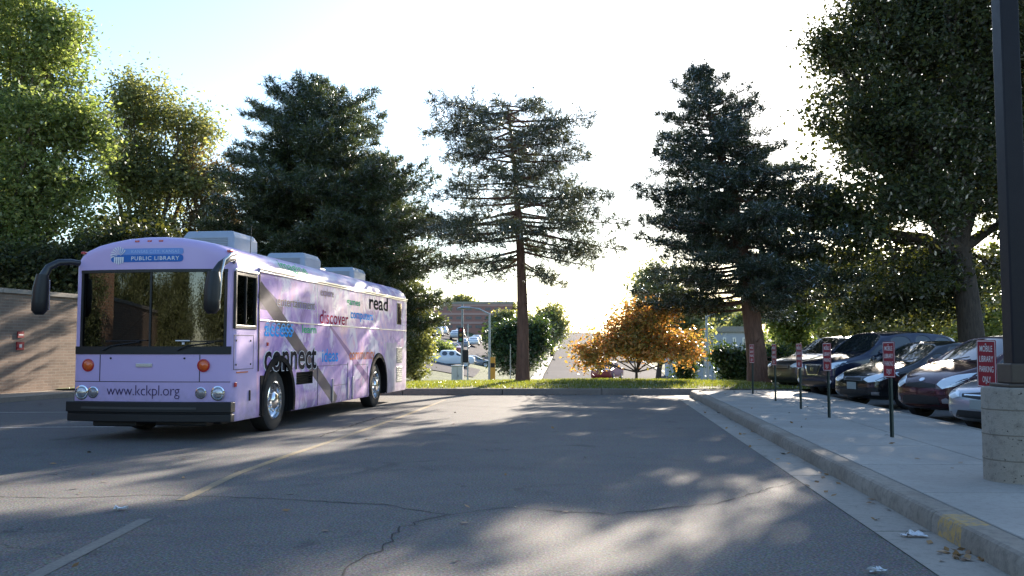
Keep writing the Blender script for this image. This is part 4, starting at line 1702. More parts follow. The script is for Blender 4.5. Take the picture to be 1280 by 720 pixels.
# interior seen through the glass
mb = MB()
mb.box(-1.15, 1.15, .24, .62, 1.165, 1.36)
mb.build('dashboard', M_busint, bus, bevel=.03)
mb = MB()
cx_, cy_, cz_ = .62, .78, 1.55
A = Matrix.Translation((cx_, cy_, cz_)) @ Matrix.Rotation(R(-58), 4, 'X')
ring = [A @ Vector((math.cos(a) * .23, math.sin(a) * .23, 0)) for a in [2 * PI * k / 28 for k in range(29)]]
mb.tube(ring, .016, 8, False)
for a in (R(90), R(210), R(330)):
    mb.tube([A @ Vector((0, 0, 0)), A @ Vector((math.cos(a) * .22, math.sin(a) * .22, 0))], .012, 6)
mb.tube([A @ Vector((0, 0, 0)), A @ Vector((0, 0, -.45))], .03, 8)
mb.build('steering_wheel', M_steelg, bus, smooth=60)
mb = MB()
mb.box(.38, .86, 1.25, 1.75, 1.17, 1.52)
mb.box(.38, .86, 1.68, 1.84, 1.45, 2.15)
mb.box(.48, .76, 1.70, 1.82, 2.16, 2.38)
mb.build('driver_seat', simple('seat_grey', (.16, .16, .18), .8), bus, bevel=.05)
mb = MB()
mb.tube([(-.35, .7, 1.17), (-.35, .7, 2.6)], .018, 8)
mb.tube([(-.35, .7, 2.0), (-.95, .8, 1.5)], .018, 8)
mb.build('grab_rail', simple('rail_yellow', (.45, .40, .30), .4), bus, smooth=60)
mb = MB()
mb.box(.40, .62, .010, .012, 1.47, 1.485)
mb.box(.50, .54, .010, .012, 1.42, 1.455)
bent(mb).build('glass_sticker', M_txt_white, bus)
# ------------------------------------------------------------------ cars
M_under = simple('wheel_well', (.01, .01, .01), .9)
M_tail = simple('tail_lamp', (.38, .02, .02), .2, coat=1.0)


def car_shell(spec, paint):
    W_ = spec['w']
    V, st = [], spec['st']
    for (y, zb, zm, zs, z5, z7, w, w5) in st:
        w *= W_
        V.append([(0, y, zb), (.78 * w, y, zb), (.97 * w, y, zb + .10), (w, y, zm), (.965 * w, y, zs), (w5 * w, y, z5), (.55 * w5 * w, y, z5 * .25 + z7 * .75), (0, y, z7)])
    bm = bmesh.new()
    rows = []
    for s in V:
        right = [bm.verts.new(p) for p in s]
        left = [right[0]] + [bm.verts.new((-p[0], p[1], p[2])) for p in s[1:-1]] + [right[-1]]
        rows.append((right, left))
    sides = {}
    shields = {'f': [], 'r': []}
    for i in range(len(rows) - 1):
        for sd in (0, 1):
            a, b = rows[i][sd], rows[i + 1][sd]
            for j in range(7):
                q = (a[j], b[j], b[j + 1], a[j + 1])
                fc = bm.faces.new(q if sd == 0 else q[::-1])
                if (j == 4) and i in spec['side']:
                    sides.setdefault((i, sd), []).append(fc)
                if j >= 5 and i == spec['ws']:
                    shields['f'].append(fc)
                if j >= 5 and i == spec.get('rw'):
                    shields['r'].append(fc)
    for k in (0, -1):
        r_, l_ = rows[k]
        loop = r_ + l_[-2:0:-1]
        bm.faces.new(loop if k else loop[::-1])
    bmesh.ops.recalc_face_normals(bm, faces=bm.faces)
    cl = bm.edges.layers.float.new('crease_edge')
    # shoulder crease
    for i in range(len(rows) - 1):
        for sd in (0, 1):
            for j, cr in ((4, .55), (2, .5), (5, .45)):
                e = bm.edges.get((rows[i][sd][j], rows[i + 1][sd][j]))
                if e:
                    e[cl] = cr
    groups = list(sides.values()) + [g for g in shields.values() if g]
    for g in groups:
        bmesh.ops.inset_region(bm, faces=g, thickness=.045, depth=0.0, use_even_offset=True)
        es = set()
        gs = set(g)
        for f in g:
            for e in f.edges:
                if any(ff not in gs for ff in e.link_faces):
                    es.add(e)
        for e in es:
            e[cl] = .9
        bmesh.ops.inset_region(bm, faces=g, thickness=.008, depth=-.012, use_even_offset=True)
        for f in g:
            f.material_index = 1
    me = bpy.data.meshes.new('car_cage')
    bm.to_mesh(me)
    bm.free()
    for m_ in (paint, M_cglass, M_under):
        me.materials.append(m_)
    o = bpy.data.objects.new('car_tmp', me)
    COL.objects.link(o)
    ss = o.modifiers.new('s', 'SUBSURF')
    ss.levels = ss.render_levels = spec.get('lv', 3)
    cut = MB()
    for u in spec['wh']:
        for sgn in (-1, 1):
            cut.cyl((sgn * (W_ - .30), u, spec['r'] + .01), (sgn * (W_ + .3), u, spec['r'] + .01), spec['r'] + .045, n=32, mi=2)
    cm = cut.mesh('cut', [paint, M_cglass, M_under])
    oc = bpy.data.objects.new('cut', cm)
    COL.objects.link(oc)
    b = o.modifiers.new('b', 'BOOLEAN')
    b.object = oc
    b.solver = 'EXACT'
    b.operation = 'DIFFERENCE'
    bpy.context.view_layer.update()
    me2 = evald(o)
    bpy.data.objects.remove(o)
    bpy.data.objects.remove(oc)
    # split the glass out, pane by pane
    bm = bmesh.new()
    bm.from_mesh(me2)
    bm.faces.ensure_lookup_table()
    seen = set()
    panes = []
    for f in bm.faces:
        if f.material_index == 1 and f.index not in seen:
            stack, isl = [f], []
            seen.add(f.index)
            while stack:
                q = stack.pop()
                isl.append(q)
                for e in q.edges:
                    for g in e.link_faces:
                        if g.material_index == 1 and g.index not in seen:
                            seen.add(g.index)
                            stack.append(g)
            mbp = MB()
            idx = {}
            for q in isl:
                fi = []
                for v in q.verts:
                    if v not in idx:
                        idx[v] = len(mbp.v)
                        mbp.v.append(tuple(v.co))
                    fi.append(idx[v])
                mbp.f.append(tuple(fi))
                mbp.mi.append(0)
            nrm = sum((q.normal * q.calc_area() for q in isl), Vector())
            panes.append((mbp, nrm.normalized()))
    bmesh.ops.delete(bm, geom=[f for f in bm.faces if f.material_index == 1], context='FACES')
    body = bpy.data.meshes.new('car_body')
    bm.to_mesh(body)
    bm.free()
    for m_ in (paint, M_cglass, M_under):
        body.materials.append(m_)
    body.polygons.foreach_set('use_smooth', [True] * len(body.polygons))
    body.set_sharp_from_angle(angle=R(38))
    return body, panes, BVHTree.FromPolygons([v.co for v in me2.vertices], [tuple(p.vertices) for p in me2.polygons])


def patch(bvh, pts, name, mat, parent, d=(0, 1, 0), off=.006, rings=5, th=.02, fine=4):
    """pts: star-shaped outline in (x,z) for front rays or (y,z) for side rays; projected on the body"""
    P = []
    n0 = len(pts)
    for i in range(n0):
        for k in range(fine):
            a, b = pts[i], pts[(i + 1) % n0]
            P.append((a[0] + (b[0] - a[0]) * k / fine, a[1] + (b[1] - a[1]) * k / fine))
    n = len(P)
    cx, cz = sum(p[0] for p in P) / n, sum(p[1] for p in P) / n
    D_ = Vector(d)
    V = []

    def hit(a, b, o):
        if abs(D_.y) > .5:
            org = Vector((a, -3 * D_.y, b)) if D_.y > 0 else Vector((a, 9, b))
        else:
            org = Vector((-3 * D_.x, a, b))
        h = bvh.ray_cast(org, D_)
        if h[0] is None:
            return None
        return h[0] - D_ * o
    last = hit(cx, cz, off)
    if last is None:
        return None
    V.append(last)
    for r in range(1, rings + 1):
        for p in P:
            h = hit(cx + (p[0] - cx) * r / rings, cz + (p[1] - cz) * r / rings, off)
            if h is None:
                h = V[-1].copy()
            V.append(h)
    for p in range(n):
        V.append(V[1 + (rings - 1) * n + p] + D_ * (th + off))
    Fq = [(0, 1 + k, 1 + (k + 1) % n) for k in range(n)]
    for r in range(rings):
        for k in range(n):
            a = 1 + r * n
            Fq.append((a + k, a + n + k, a + n + (k + 1) % n, a + (k + 1) % n))
    mb = MB()
    mb.add(V, Fq)
    return mb.build(name, mat, parent, smooth=50)


def seam(bvh, pts, parent, name='door_seam', w=.007, side=1, mat=None):
    V = []
    P = []
    for a, b in zip(pts, pts[1:]):
        n = max(2, int(math.dist(a, b) / .06))
        P += [(a[0] + (b[0] - a[0]) * k / n, a[1] + (b[1] - a[1]) * k / n) for k in range(n)]
    P.append(pts[-1])
    H_ = []
    for y, z in P:
        h = bvh.ray_cast(Vector((3 * side, y, z)), Vector((-side, 0, 0)))
        if h[0] is not None:
            H_.append(h[0] + Vector((side * .0005, 0, 0)))
    if len(H_) < 2:
        return
    mb = MB()
    mb.tube(H_, w * .5, 4, False)
    mb.build(name, mat or M_under, parent)


def car_wheel(spec, u, sgn, root, rimm):
    r, W_ = spec['r'], spec['w']
    tx = sgn * (W_ - .12)
    mb = MB()
    w2 = .10
    rr = r * .66
    mb.lathe([(rr, -w2), (r * .9, -w2), (r * .98, -w2 * .8), (r, -w2 * .4), (r, w2 * .4), (r * .98, w2 * .8), (r * .9, w2), (rr, w2)], (tx, u, r), 'X', 36, close=True)
    ty = mb.build('wheel', M_rubber, root, smooth=40)
    o = sgn * w2
    mb = MB()
    mb.lathe([(rr * .98, -.8 * o), (rr * 1.0, o), (rr * .93, o * 1.02), (rr * .90, o * .3), (rr * .5, o * .1), (.0005, o * .1)], (tx, u, r), 'X', 32)
    for k in range(spec.get('sp', 7)):
        a = 2 * PI * k / spec.get('sp', 7)
        c, s = math.cos(a), math.sin(a)
        p0 = Vector((tx + o * .75, u + c * rr * .12, r + s * rr * .12))
        p1 = Vector((tx + o * .85, u + c * rr * .93, r + s * rr * .93))
        mb.tube([p0, p1], [(.03, .018), (.018, .014)], 6)
    mb.lathe([(rr * .25, o * .6), (rr * .24, o * .95), (.0005, o * 1.0)], (tx, u, r), 'X', 16)
    mb.build('rim', rimm, ty, smooth=40)


def make_car(name, label, cat, spec, paint, rimm=None, detail=True, face=None, group=None):
    root = thing(name, label, cat, (0, 0, 0), 0, group)
    body, panes, bvh = car_shell(spec, paint)
    link('body', body, root)
    for mbp, nr in panes:
        nm = 'windshield' if nr.y < -.25 and abs(nr.x) < .5 else 'rear_window' if nr.y > .25 and abs(nr.x) < .5 else 'side_window'
        mbp.build(nm, M_cglass, root, smooth=60)
    for u in spec['wh']:
        for sgn in (-1, 1):
            car_wheel(spec, u, sgn, root, rimm or M_alu)
    W_ = spec['w']
    if face:
        face(root, bvh, spec)
    if detail:
        for sgn in (-1, 1):
            # mirror
            ym, zm = spec['mir']
            mb = MB()
            mb.tube([(sgn * (W_ * .93), ym, zm), (sgn * (W_ + .07), ym - .02, zm + .03)], [.03, .035], 8)
            mb.tube([(sgn * (W_ + .02), ym - .03, zm + .05), (sgn * (W_ + .10), ym - .03, zm + .06), (sgn * (W_ + .20), ym, zm + .05)], [(.05, .06), (.075, .085), (.05, .055)], 12)
            mb.build('wing_mirror', paint, root, smooth=60)
            for sm in spec.get('seams', []):
                seam(bvh, sm, root, side=sgn)
            for (yh, zh) in spec.get('handles', []):
                h = bvh.ray_cast(Vector((3 * sgn, yh, zh)), Vector((-sgn, 0, 0)))
                if h[0]:
                    mb = MB()
                    mb.tube([h[0] + Vector((0, -.08, 0)), h[0] + Vector((sgn * .03, -.05, .0)), h[0] + Vector((sgn * .03, .05, .0)), h[0] + Vector((0, .08, 0))], .012, 6)
                    mb.build('door_handle', paint, root, smooth=60)
        for x in (-.3, .25):
            z0, y0, z1, y1 = spec['wip']
            mb = MB()
            mb.tube([(x, y0, z0), (x + .42, y1, z1)], .009, 5)
            mb.build('wiper', M_black, root)
    return root, bvh


def plate(root, bvh, z, w=.30, h=.15, mat=None, y=None):
    hpt = bvh.ray_cast(Vector((0, -3, z)), Vector((0, 1, 0)))
    yy = hpt[0].y if hpt[0] else 0
    mb = MB()
    mb.box(-w / 2, w / 2, yy - .025, yy - .008, z - h / 2, z + h / 2)
    mb.build('licence_plate', mat or simple('plate_pale', (.26, .29, .28), .5), root, bevel=.004)


def mirx(pts):
    return [(-a, b) for a, b in pts]


# small rounded hatchback
HATCH = dict(w=.86, r=.30, wh=(.74, 3.18), ws=3, side=(3, 4, 5), rw=6, mir=(1.25, .96), wip=(1.05, .93, 1.13, 1.08),
             st=[(0.0, .30, .46, .56, .60, .62, .62, .72), (.10, .20, .48, .68, .75, .79, .80, .74), (.45, .18, .52, .80, .90, .95, .94, .78), (.98, .18, .55, .90, 1.00, 1.06, .98, .86),
                 (1.75, .18, .55, .95, 1.44, 1.51, 1.0, .73), (2.40, .18, .56, .97, 1.49, 1.56, 1.0, .73), (3.10, .20, .58, 1.0, 1.46, 1.53, .99, .72), (3.62, .24, .60, 1.0, 1.16, 1.22, .95, .80), (3.80, .32, .58, .80, .92, .95, .82, .82)],
             seams=[[(1.10, .28), (1.08, .90)], [(2.22, .28), (2.28, .60), (2.26, .95)], [(1.10, .28), (2.22, .28)], [(3.0, .55), (3.0, .98)]], handles=[(2.12, .84)])
SEDAN = dict(w=.90, r=.32, wh=(.85, 3.52), ws=3, side=(3, 4, 5, 6), rw=7, mir=(1.50, .96), wip=(1.0, 1.12, 1.08, 1.30),
             st=[(0.0, .30, .45, .54, .58, .61, .66, .74), (.12, .20, .47, .66, .72, .75, .84, .76), (.55, .18, .50, .76, .84, .88, .96, .80), (1.15, .18, .52, .88, .95, 1.00, .99, .86),
                 (2.00, .18, .53, .93, 1.38, 1.43, 1.0, .72), (2.6, .18, .53, .94, 1.43, 1.48, 1.0, .71), (3.2, .18, .54, .95, 1.36, 1.42, .99, .71), (3.55, .18, .55, .96, 1.20, 1.25, .98, .74), (3.95, .20, .56, .96, 1.04, 1.07, .97, .82), (4.45, .24, .56, .92, .99, 1.02, .90, .84), (4.58, .34, .56, .74, .80, .82, .76, .84)],
             seams=[[(1.25, .28), (1.22, .88)], [(2.45, .28), (2.5, .6), (2.48, .93)], [(3.3, .60), (3.5, .93)], [(1.25, .27), (2.45, .27)]], handles=[(2.32, .84), (3.25, .86)])
SUV = dict(w=.93, r=.37, wh=(.92, 3.62), ws=3, side=(3, 4, 5, 6), rw=7, mir=(1.45, 1.12), wip=(1.16, 1.08, 1.26, 1.24), sp=6,
           st=[(0.0, .40, .56, .74, .80, .84, .76, .76), (.10, .28, .58, .86, .93, .97, .88, .78), (.5, .25, .60, .96, 1.04, 1.08, .97, .82), (1.12, .25, .62, 1.06, 1.12, 1.17, .99, .88),
               (1.85, .25, .62, 1.10, 1.64, 1.71, 1.0, .76), (2.7, .25, .63, 1.12, 1.69, 1.76, 1.0, .76), (3.4, .25, .64, 1.14, 1.68, 1.74, 1.0, .75), (4.15, .27, .66, 1.15, 1.60, 1.66, .98, .74), (4.50, .30, .66, 1.10, 1.16, 1.20, .94, .84), (4.66, .40, .66, .85, .95, .98, .84, .84)],
           seams=[[(1.32, .36), (1.30, 1.05)], [(2.45, .36), (2.48, 1.1)], [(3.3, .75), (3.5, 1.1)], [(1.32, .36), (2.45, .36)]], handles=[(2.32, 1.0), (3.3, 1.02)])
VAN = dict(w=.99, r=.38, wh=(.95, 4.0), ws=3, side=(3, 4, 5, 6), rw=7, mir=(1.45, 1.25), wip=(1.22, 1.0, 1.32, 1.15), sp=6,
           st=[(0.0, .42, .60, .82, .90, .95, .76, .76), (.12, .30, .62, .96, 1.06, 1.10, .90, .78), (.5, .28, .64, 1.06, 1.16, 1.20, .98, .84), (1.05, .28, .66, 1.16, 1.24, 1.28, .99, .88),
               (1.75, .28, .66, 1.20, 1.84, 1.92, 1.0, .80), (2.8, .28, .67, 1.20, 1.92, 1.99, 1.0, .80), (3.9, .28, .68, 1.22, 1.90, 1.97, 1.0, .80), (4.75, .30, .68, 1.22, 1.84, 1.90, .98, .78), (5.0, .34, .68, 1.15, 1.20, 1.25, .95, .86), (5.1, .44, .68, .9, 1.0, 1.05, .86, .86)],
           seams=[[(1.32, .4), (1.30, 1.15)], [(2.5, .4), (2.5, 1.2)], [(3.7, .8), (3.8, 1.2)]], handles=[(2.38, 1.08)])


def face_hatch(root, bvh, sp_):
    for sg in (1, -1):
        q = [(.38, .66), (.52, .58), (.68, .63), (.79, .77), (.77, .87), (.60, .83), (.44, .75)]
        q = q if sg > 0 else mirx(q)
        patch(bvh, q, 'headlight', M_lens, root, rings=5)
        f_ = [(.50, .33), (.60, .33), (.63, .39), (.58, .43), (.50, .40)]
        patch(bvh, f_ if sg > 0 else mirx(f_), 'fog_light', M_fog, root)
    patch(bvh, [(-.38, .60), (0, .585), (.38, .60), (.34, .66), (.0, .69), (-.34, .66)], 'upper_grille', M_black, root)
    patch(bvh, [(-.46, .30), (.46, .30), (.42, .44), (0, .46), (-.42, .44)], 'lower_grille', M_black, root)
    patch(bvh, [(-.06, .72), (.0, .70), (.06, .72), (.05, .755), (0, .765), (-.05, .755)], 'emblem', M_chrome, root, off=.014)


def face_black(root, bvh, sp_):
    for sg in (1, -1):
        q = [(.34, .63), (.50, .57), (.72, .60), (.83, .71), (.80, .79), (.60, .76), (.42, .70)]
        patch(bvh, q if sg > 0 else mirx(q), 'headlight', M_lens, root)
        f_ = [(.56, .30), (.70, .30), (.72, .37), (.58, .37)]
        patch(bvh, f_ if sg > 0 else mirx(f_), 'fog_light', M_fog, root)
    patch(bvh, [(-.30, .60), (.30, .60), (.27, .68), (-.27, .68)], 'upper_grille', M_steelg, root)
    patch(bvh, [(-.27, .61), (.27, .61), (.24, .67), (-.24, .67)], 'grille_mesh', M_black, root, off=.012)
    patch(bvh, [(-.50, .28), (.50, .28), (.44, .40), (-.44, .40)], 'lower_grille', M_black, root)
    plate(root, bvh, .49)


def face_silver(root, bvh, sp_):
    for sg in (1, -1):
        q = [(.40, .60), (.54, .56), (.74, .62), (.83, .74), (.79, .79), (.62, .73), (.44, .67)]
        patch(bvh, q if sg > 0 else mirx(q), 'headlight', M_lens, root)
        f_ = [(.58, .29), (.70, .29), (.72, .36), (.58, .36)]
        patch(bvh, f_ if sg > 0 else mirx(f_), 'fog_light', M_fog, root)
    patch(bvh, [(-.34, .60), (.0, .57), (.34, .60), (.36, .65), (.0, .685), (-.36, .65)], 'upper_grille', M_black, root)
    patch(bvh, [(-.30, .625), (.30, .625), (.30, .645), (-.30, .645)], 'grille_bar', M_chrome, root, off=.012)
    patch(bvh, [(-.52, .27), (.52, .27), (.42, .39), (-.42, .39)], 'lower_grille', M_black, root)
    plate(root, bvh, .49)


def face_suv(root, bvh, sp_):
    for sg in (1, -1):
        q = [(.42, .80), (.56, .74), (.76, .78), (.86, .90), (.82, .97), (.64, .92), (.46, .87)]
        patch(bvh, q if sg > 0 else mirx(q), 'headlight', M_lens, root)
        f_ = [(.58, .42), (.66, .40), (.72, .46), (.66, .52), (.59, .50)]
        patch(bvh, f_ if sg > 0 else mirx(f_), 'fog_light', M_lens, root)
    patch(bvh, [(-.36, .88), (-.22, .60), (.22, .60), (.36, .88)], 'upper_grille', M_chrome, root)
    patch(bvh, [(-.27, .85), (-.17, .63), (.17, .63), (.27, .85)], 'grille_mesh', M_black, root, off=.014)
    patch(bvh, [(-.07, .70), (.07, .70), (.07, .80), (-.07, .80)], 'emblem', M_chrome, root, off=.022)
    patch(bvh, [(-.55, .36), (.55, .36), (.5, .46), (-.5, .46)], 'lower_grille', M_black, root)


def face_wagon(root, bvh, sp_):
    for sg in (1, -1):
        q = [(.48, .80), (.60, .76), (.80, .80), (.85, .90), (.80, .95), (.62, .91)]
        patch(bvh, q if sg > 0 else mirx(q), 'headlight', M_lens, root)
    patch(bvh, [(-.42, .72), (.42, .72), (.42, .86), (-.42, .86)], 'upper_grille', M_black, root)
    for z in (.755, .79, .825):
        patch(bvh, [(-.40, z), (.40, z), (.40, z + .012), (-.40, z + .012)], 'grille_bar', M_alu, root, off=.012)
    patch(bvh, [(-.6, .36), (.6, .36), (.55, .46), (-.55, .46)], 'lower_grille', M_black, root)


P_maroon = paint_mat('paint_maroon', (.055, .010, .016), .4, .25)
P_black = paint_mat('paint_black', (.012, .012, .014), .3, .2)
P_navy = paint_mat('paint_navy', (.010, .016, .045), .3, .2)
P_silver = paint_mat('paint_silver', (.36, .39, .44), .7, .3)
P_char = paint_mat('paint_charcoal', (.06, .058, .055), .5, .28)
P_dsuv = paint_mat('paint_dark_blue_black', (.012, .018, .032), .3, .22)
TH = R(-71)


def put(root, fx, fy_, th=TH, z=0.0):
    root.location = (fx, fy_, z)
    root.rotation_euler.z = th


CG = 'cars parked nose in along the sidewalk'
c, _ = make_car('parked_car', 'silver grey sedan parked nearest the concrete lamp base', 'car', SEDAN, P_silver, face=face_silver, group=CG)
put(c, 7.20, 14.3)
c, _ = make_car('parked_car', 'small dark maroon hatchback parked between the silver and the black car', 'car', HATCH, P_maroon, face=face_hatch, group=CG)
put(c, 7.66, 17.4)
c.scale = (1.03, 1.03, 1.06)
c, _ = make_car('parked_car', 'low black sedan parked right behind the maroon hatchback', 'car', SEDAN, P_black, face=face_black, group=CG)
put(c, 7.72, 21.0)
c.scale = (1.0, 1.0, 1.05)
c, _ = make_car('parked_car', 'navy crossover with a wide chrome grille, parked beyond the black sedan', 'car', SUV, P_navy, face=face_suv, group=CG)
put(c, 8.06, 24.8)
c.scale = (1.0, 1.0, 1.05)
c, _ = make_car('parked_car', 'charcoal wagon parked farthest away at the end of the row', 'car', SUV, P_char, face=face_wagon, group=CG)
put(c, 8.30, 28.6)
c, _ = make_car('parked_van', 'tall dark van whose roof rises above the row of parked cars', 'van', VAN, P_dsuv, group=None)
put(c, 11.9, 22.3, R(-71))

# vehicles in the valley
PICK = dict(w=.98, r=.40, wh=(1.0, 4.55), ws=3, side=(3, 4, 5), rw=6, lv=2, mir=(1.6, 1.25), wip=(1.2, 1.2, 1.3, 1.3), sp=5,
            st=[(0.0, .45, .65, .90, 1.0, 1.04, .86, .84), (.12, .35, .65, 1.02, 1.10, 1.14, .94, .85), (.6, .32, .66, 1.08, 1.17, 1.20, .99, .88), (1.3, .32, .66, 1.14, 1.22, 1.25, 1.0, .90),
                (2.05, .32, .66, 1.18, 1.76, 1.82, 1.0, .76), (2.8, .32, .66, 1.18, 1.80, 1.86, 1.0, .76), (3.55, .32, .66, 1.18, 1.76, 1.82, 1.0, .76), (3.85, .32, .66, 1.16, 1.20, 1.20, 1.0, .94), (4.6, .32, .66, 1.16, 1.20, 1.20, 1.0, .94), (5.5, .34, .66, 1.14, 1.18, 1.18, .99, .94), (5.65, .42, .66, 1.02, 1.08, 1.08, .95, .94)])


def face_pick(root, bvh, sp_):
    for sg in (1, -1):
        q = [(.60, .84), (.86, .84), (.88, 1.0), (.62, 1.0)]
        patch(bvh, q if sg > 0 else mirx(q), 'headlight', M_lens, root)
    patch(bvh, [(-.52, .78), (.52, .78), (.52, 1.0), (-.52, 1.0)], 'grille', M_black, root)
    mb = MB()
    mb.box(-.95, .95, -.10, .06, .46, .68)
    mb.build('bumper', M_chrome, root, bevel=.03)


c, _ = make_car('pickup_truck', 'white crew cab pickup truck waiting on the cross street', 'truck', PICK, paint_mat('paint_white', (.72, .74, .76), 0, .3), face=face_pick, detail=False)
put(c, X_at(594, 98), 98, R(90), terr(-5, 98) + .06)
c, _ = make_car('pickup_truck', 'dark red pickup truck seen on the road below the orange maple', 'truck', PICK, paint_mat('paint_red', (.24, .02, .03), .2, .3), detail=False)
for x in (-.72, .72):
    mb = MB()
    mb.box(x - .1, x + .1, 5.55, 5.68, .78, 1.06)
    mb.build('tail_light', M_tail, c, bevel=.02)
put(c, X_at(745, 84), 80, R(200) - PI - R(38), terr(8, 80) + .08)
# small far cars: one prototype body in four colours
def far_car(label, paint):
    sp_ = dict(SEDAN)
    sp_['lv'] = 1
    sp_['st'] = SEDAN['st']
    r_, _b = make_car('distant_car', label, 'car', sp_, paint, detail=False)
    return r_


protos = [far_car('pale car in the far car park beyond the street', paint_mat('paint_far%d' % i, cc, .2, .35)) for i, cc in enumerate([(.68, .70, .72), (.38, .40, .43), (.16, .18, .22), (.30, .05, .05)])]
names_ = ['white', 'silver', 'dark blue', 'red']
spots = []
for row, (yb, n_) in enumerate(((150, 12), (162, 11), (134, 6))):
    for k in range(n_):
        spots.append((-15.5 + 2.9 * k - (6 if row == 2 else 8), yb, row))
used = set()
random.seed(4)
for (x, y, row) in spots:
    if row == 2 and random.random() < .3:
        continue
    i = random.choice([0, 0, 0, 1, 1, 2, 3] if row < 2 else [0, 1, 2])
    z = terr(x, y) + .08
    if x > -3.5:
        continue
    lab = '%s car in the far car park beyond the street' % names_[i]
    if i in used:
        dup(protos[i], (x, y, z), R(180), label=lab, group='cars in the far car park')
    else:
        used.add(i)
        protos[i]['label'] = lab
        protos[i]['group'] = 'cars in the far car park'
        protos[i].location = (x, y, z)
        protos[i].rotation_euler.z = R(180)
for i in range(4):
    if i not in used:
        for ch in list(protos[i].children_recursive):
            bpy.data.objects.remove(ch)
        bpy.data.objects.remove(protos[i])
r = dup(protos[2] if 2 in used else protos[0], (X_at(616, 112), 112, terr(-2.3, 112) + .07), R(90), label='dark car passing behind the pale lamp post')
del r['group']
if 3 in used:
    r = dup(protos[3], (X_at(572, 122), 122, terr(-7, 122) + .07), R(20), label='dark red car just above the white pickup truck')
    del r['group']
# ------------------------------------------------------------------ signs on the sidewalk
def sign_on_post(x, y, label, holes=True, lean=0.0):
    root = thing('parking_sign', label, 'sign', (x, y, .15), R(-85), 'red parking signs along the sidewalk')
    mb = MB()
    mb.box(-.028, .028, .012, .018, -.05, 1.28)
    for s in (-1, 1):
        mb.box(s * .028 - .004, s * .028 + .004, -.006, .018, -.05, 1.28)
    mb.build('post', M_post, root)
    mb = MB()
    mb.prism([(a, b) for a, b in rrect(-.1525, .1525, -.245, .245, .02, 0)], 0, .003)
    mb.v = [(a, -.010 + z_, b + 1.06) for a, b, z_ in mb.v]
    pl_ = mb.build('sign_plate', M_redsign, root)
    # border and words
    mb = MB()
    o_, i_ = rrect(-.145, .145, -.237, .237, .016, 0), rrect(-.137, .137, -.229, .229, .012, 0)
    n = len(o_)
    mb.add([(a, -.0122, b + 1.06) for a, b in o_ + i_], [(k, (k + 1) % n, n + (k + 1) % n, n + k) for k in range(n)])
    for k, (wd, ww) in enumerate((('MOBILE', .20), ('LIBRARY', .22), ('PARKING', .22), ('ONLY', .13))):
        v, f = text_mesh(wd, ww, .088, .004)
        mb.add([(a, -.0122, b + 1.06 + .125 - k * .105) for a, b in v], f)
    mb.build('lettering', M_white_sign, pl_)
    mb = MB()
    for z in (.86, 1.26):
        mb.lathe([(.0005, -.022), (.009, -.018), (.009, -.012)], (0, 0, z), 'Y', 8)
    mb.build('bolt', M_alu, pl_)
    return root


SL = ['red MOBILE LIBRARY PARKING ONLY sign beside the concrete lamp base',
      'red parking sign on a green post in front of the black sedan',
      'red parking sign in front of the navy crossover, third nearest of the row',
      'red parking sign in front of the charcoal wagon, third from the far end',
      'red parking sign second from the far end of the row',
      'red parking sign farthest away, next to the reddish fir trunk']
for d, lb in zip((9.5, 12.7, 16.2, 18.5, 21.2, 24.4), SL):
    s_ = sign_on_post(KX(d, 3.95), d, lb)
    s_.rotation_euler.z = R(-85 + random.uniform(-4, 4))
    s_.rotation_euler.y = R(random.uniform(-.8, .8))

# ------------------------------------------------------------------ lamp post on concrete base
lp = thing('lamp_post', 'tall square dark lamp post on a round concrete base at the right edge', 'lamp post', (4.72, 8.62, .15))
mb = MB()
mb.lathe([(.0005, -.1), (.315, -.1), (.315, .835), (.305, .855), (.29, .86), (.0005, .86)], (0, 0, 0), 'Z', 56)
mb.build('base', M_conc, lp, smooth=35)
mb = MB()
for z in (.20, .43, .66):
    mb.lathe([(.3145, z - .006), (.319, z - .003), (.319, z + .003), (.3145, z + .006)], (0, 0, 0), 'Z', 56)
mb.build('form_line', concrete_mat('form_line', (.22, .19, .15)), lp)
t = NT('bronze_paint')
M_bronze = simple('bronze_post', (.010, .009, .014), .45, .1, bump=.1, spec=.25)
mb = MB()
mb.box(-.088, .088, -.088, .088, .86, 8.4)
mb.build('pole', M_bronze, lp, bevel=.014)
mb = MB()
mb.box(-.18, .18, -.18, .18, .86, .895)
mb.box(-.13, .13, -.13, .13, .895, 1.08)
mb.build('base_cover', simple('cover_brown', (.055, .040, .030), .5), lp, bevel=.012)
mb = MB()
mb.box(-.9, .9, -.05, .05, 8.4, 8.5)
for s in (-1, 1):
    mb.box(s * .9 - .25, s * .9 + .25, -.2, .2, 8.36, 8.52)
mb.build('lamp_head', M_bronze, lp, bevel=.02)

# ------------------------------------------------------------------ litter
def litter(name, label, x, y, z, s, seed):
    r = random.Random(seed)
    mb = MB()
    n = 7
    mb.add([(i / n * s - s / 2 + r.gauss(0, .01), j / n * s * .45 - s * .22 + r.gauss(0, .01), .012 + abs(r.gauss(0, .013)) * (1 if 0 < i < n else .3)) for j in range(n + 1) for i in range(n + 1)
            ], [(j * (n + 1) + i, j * (n + 1) + i + 1, (j + 1) * (n + 1) + i + 1, (j + 1) * (n + 1) + i) for j in range(n) for i in range(n) if (i + j) % 13 or i > 2])
    o = mb.build(name, simple('paper_white', (.72, .74, .76), .6), None, smooth=60, loc=(x, y, z), rotz=r.uniform(-.3, .3))
    return tag(o, label, 'litter')


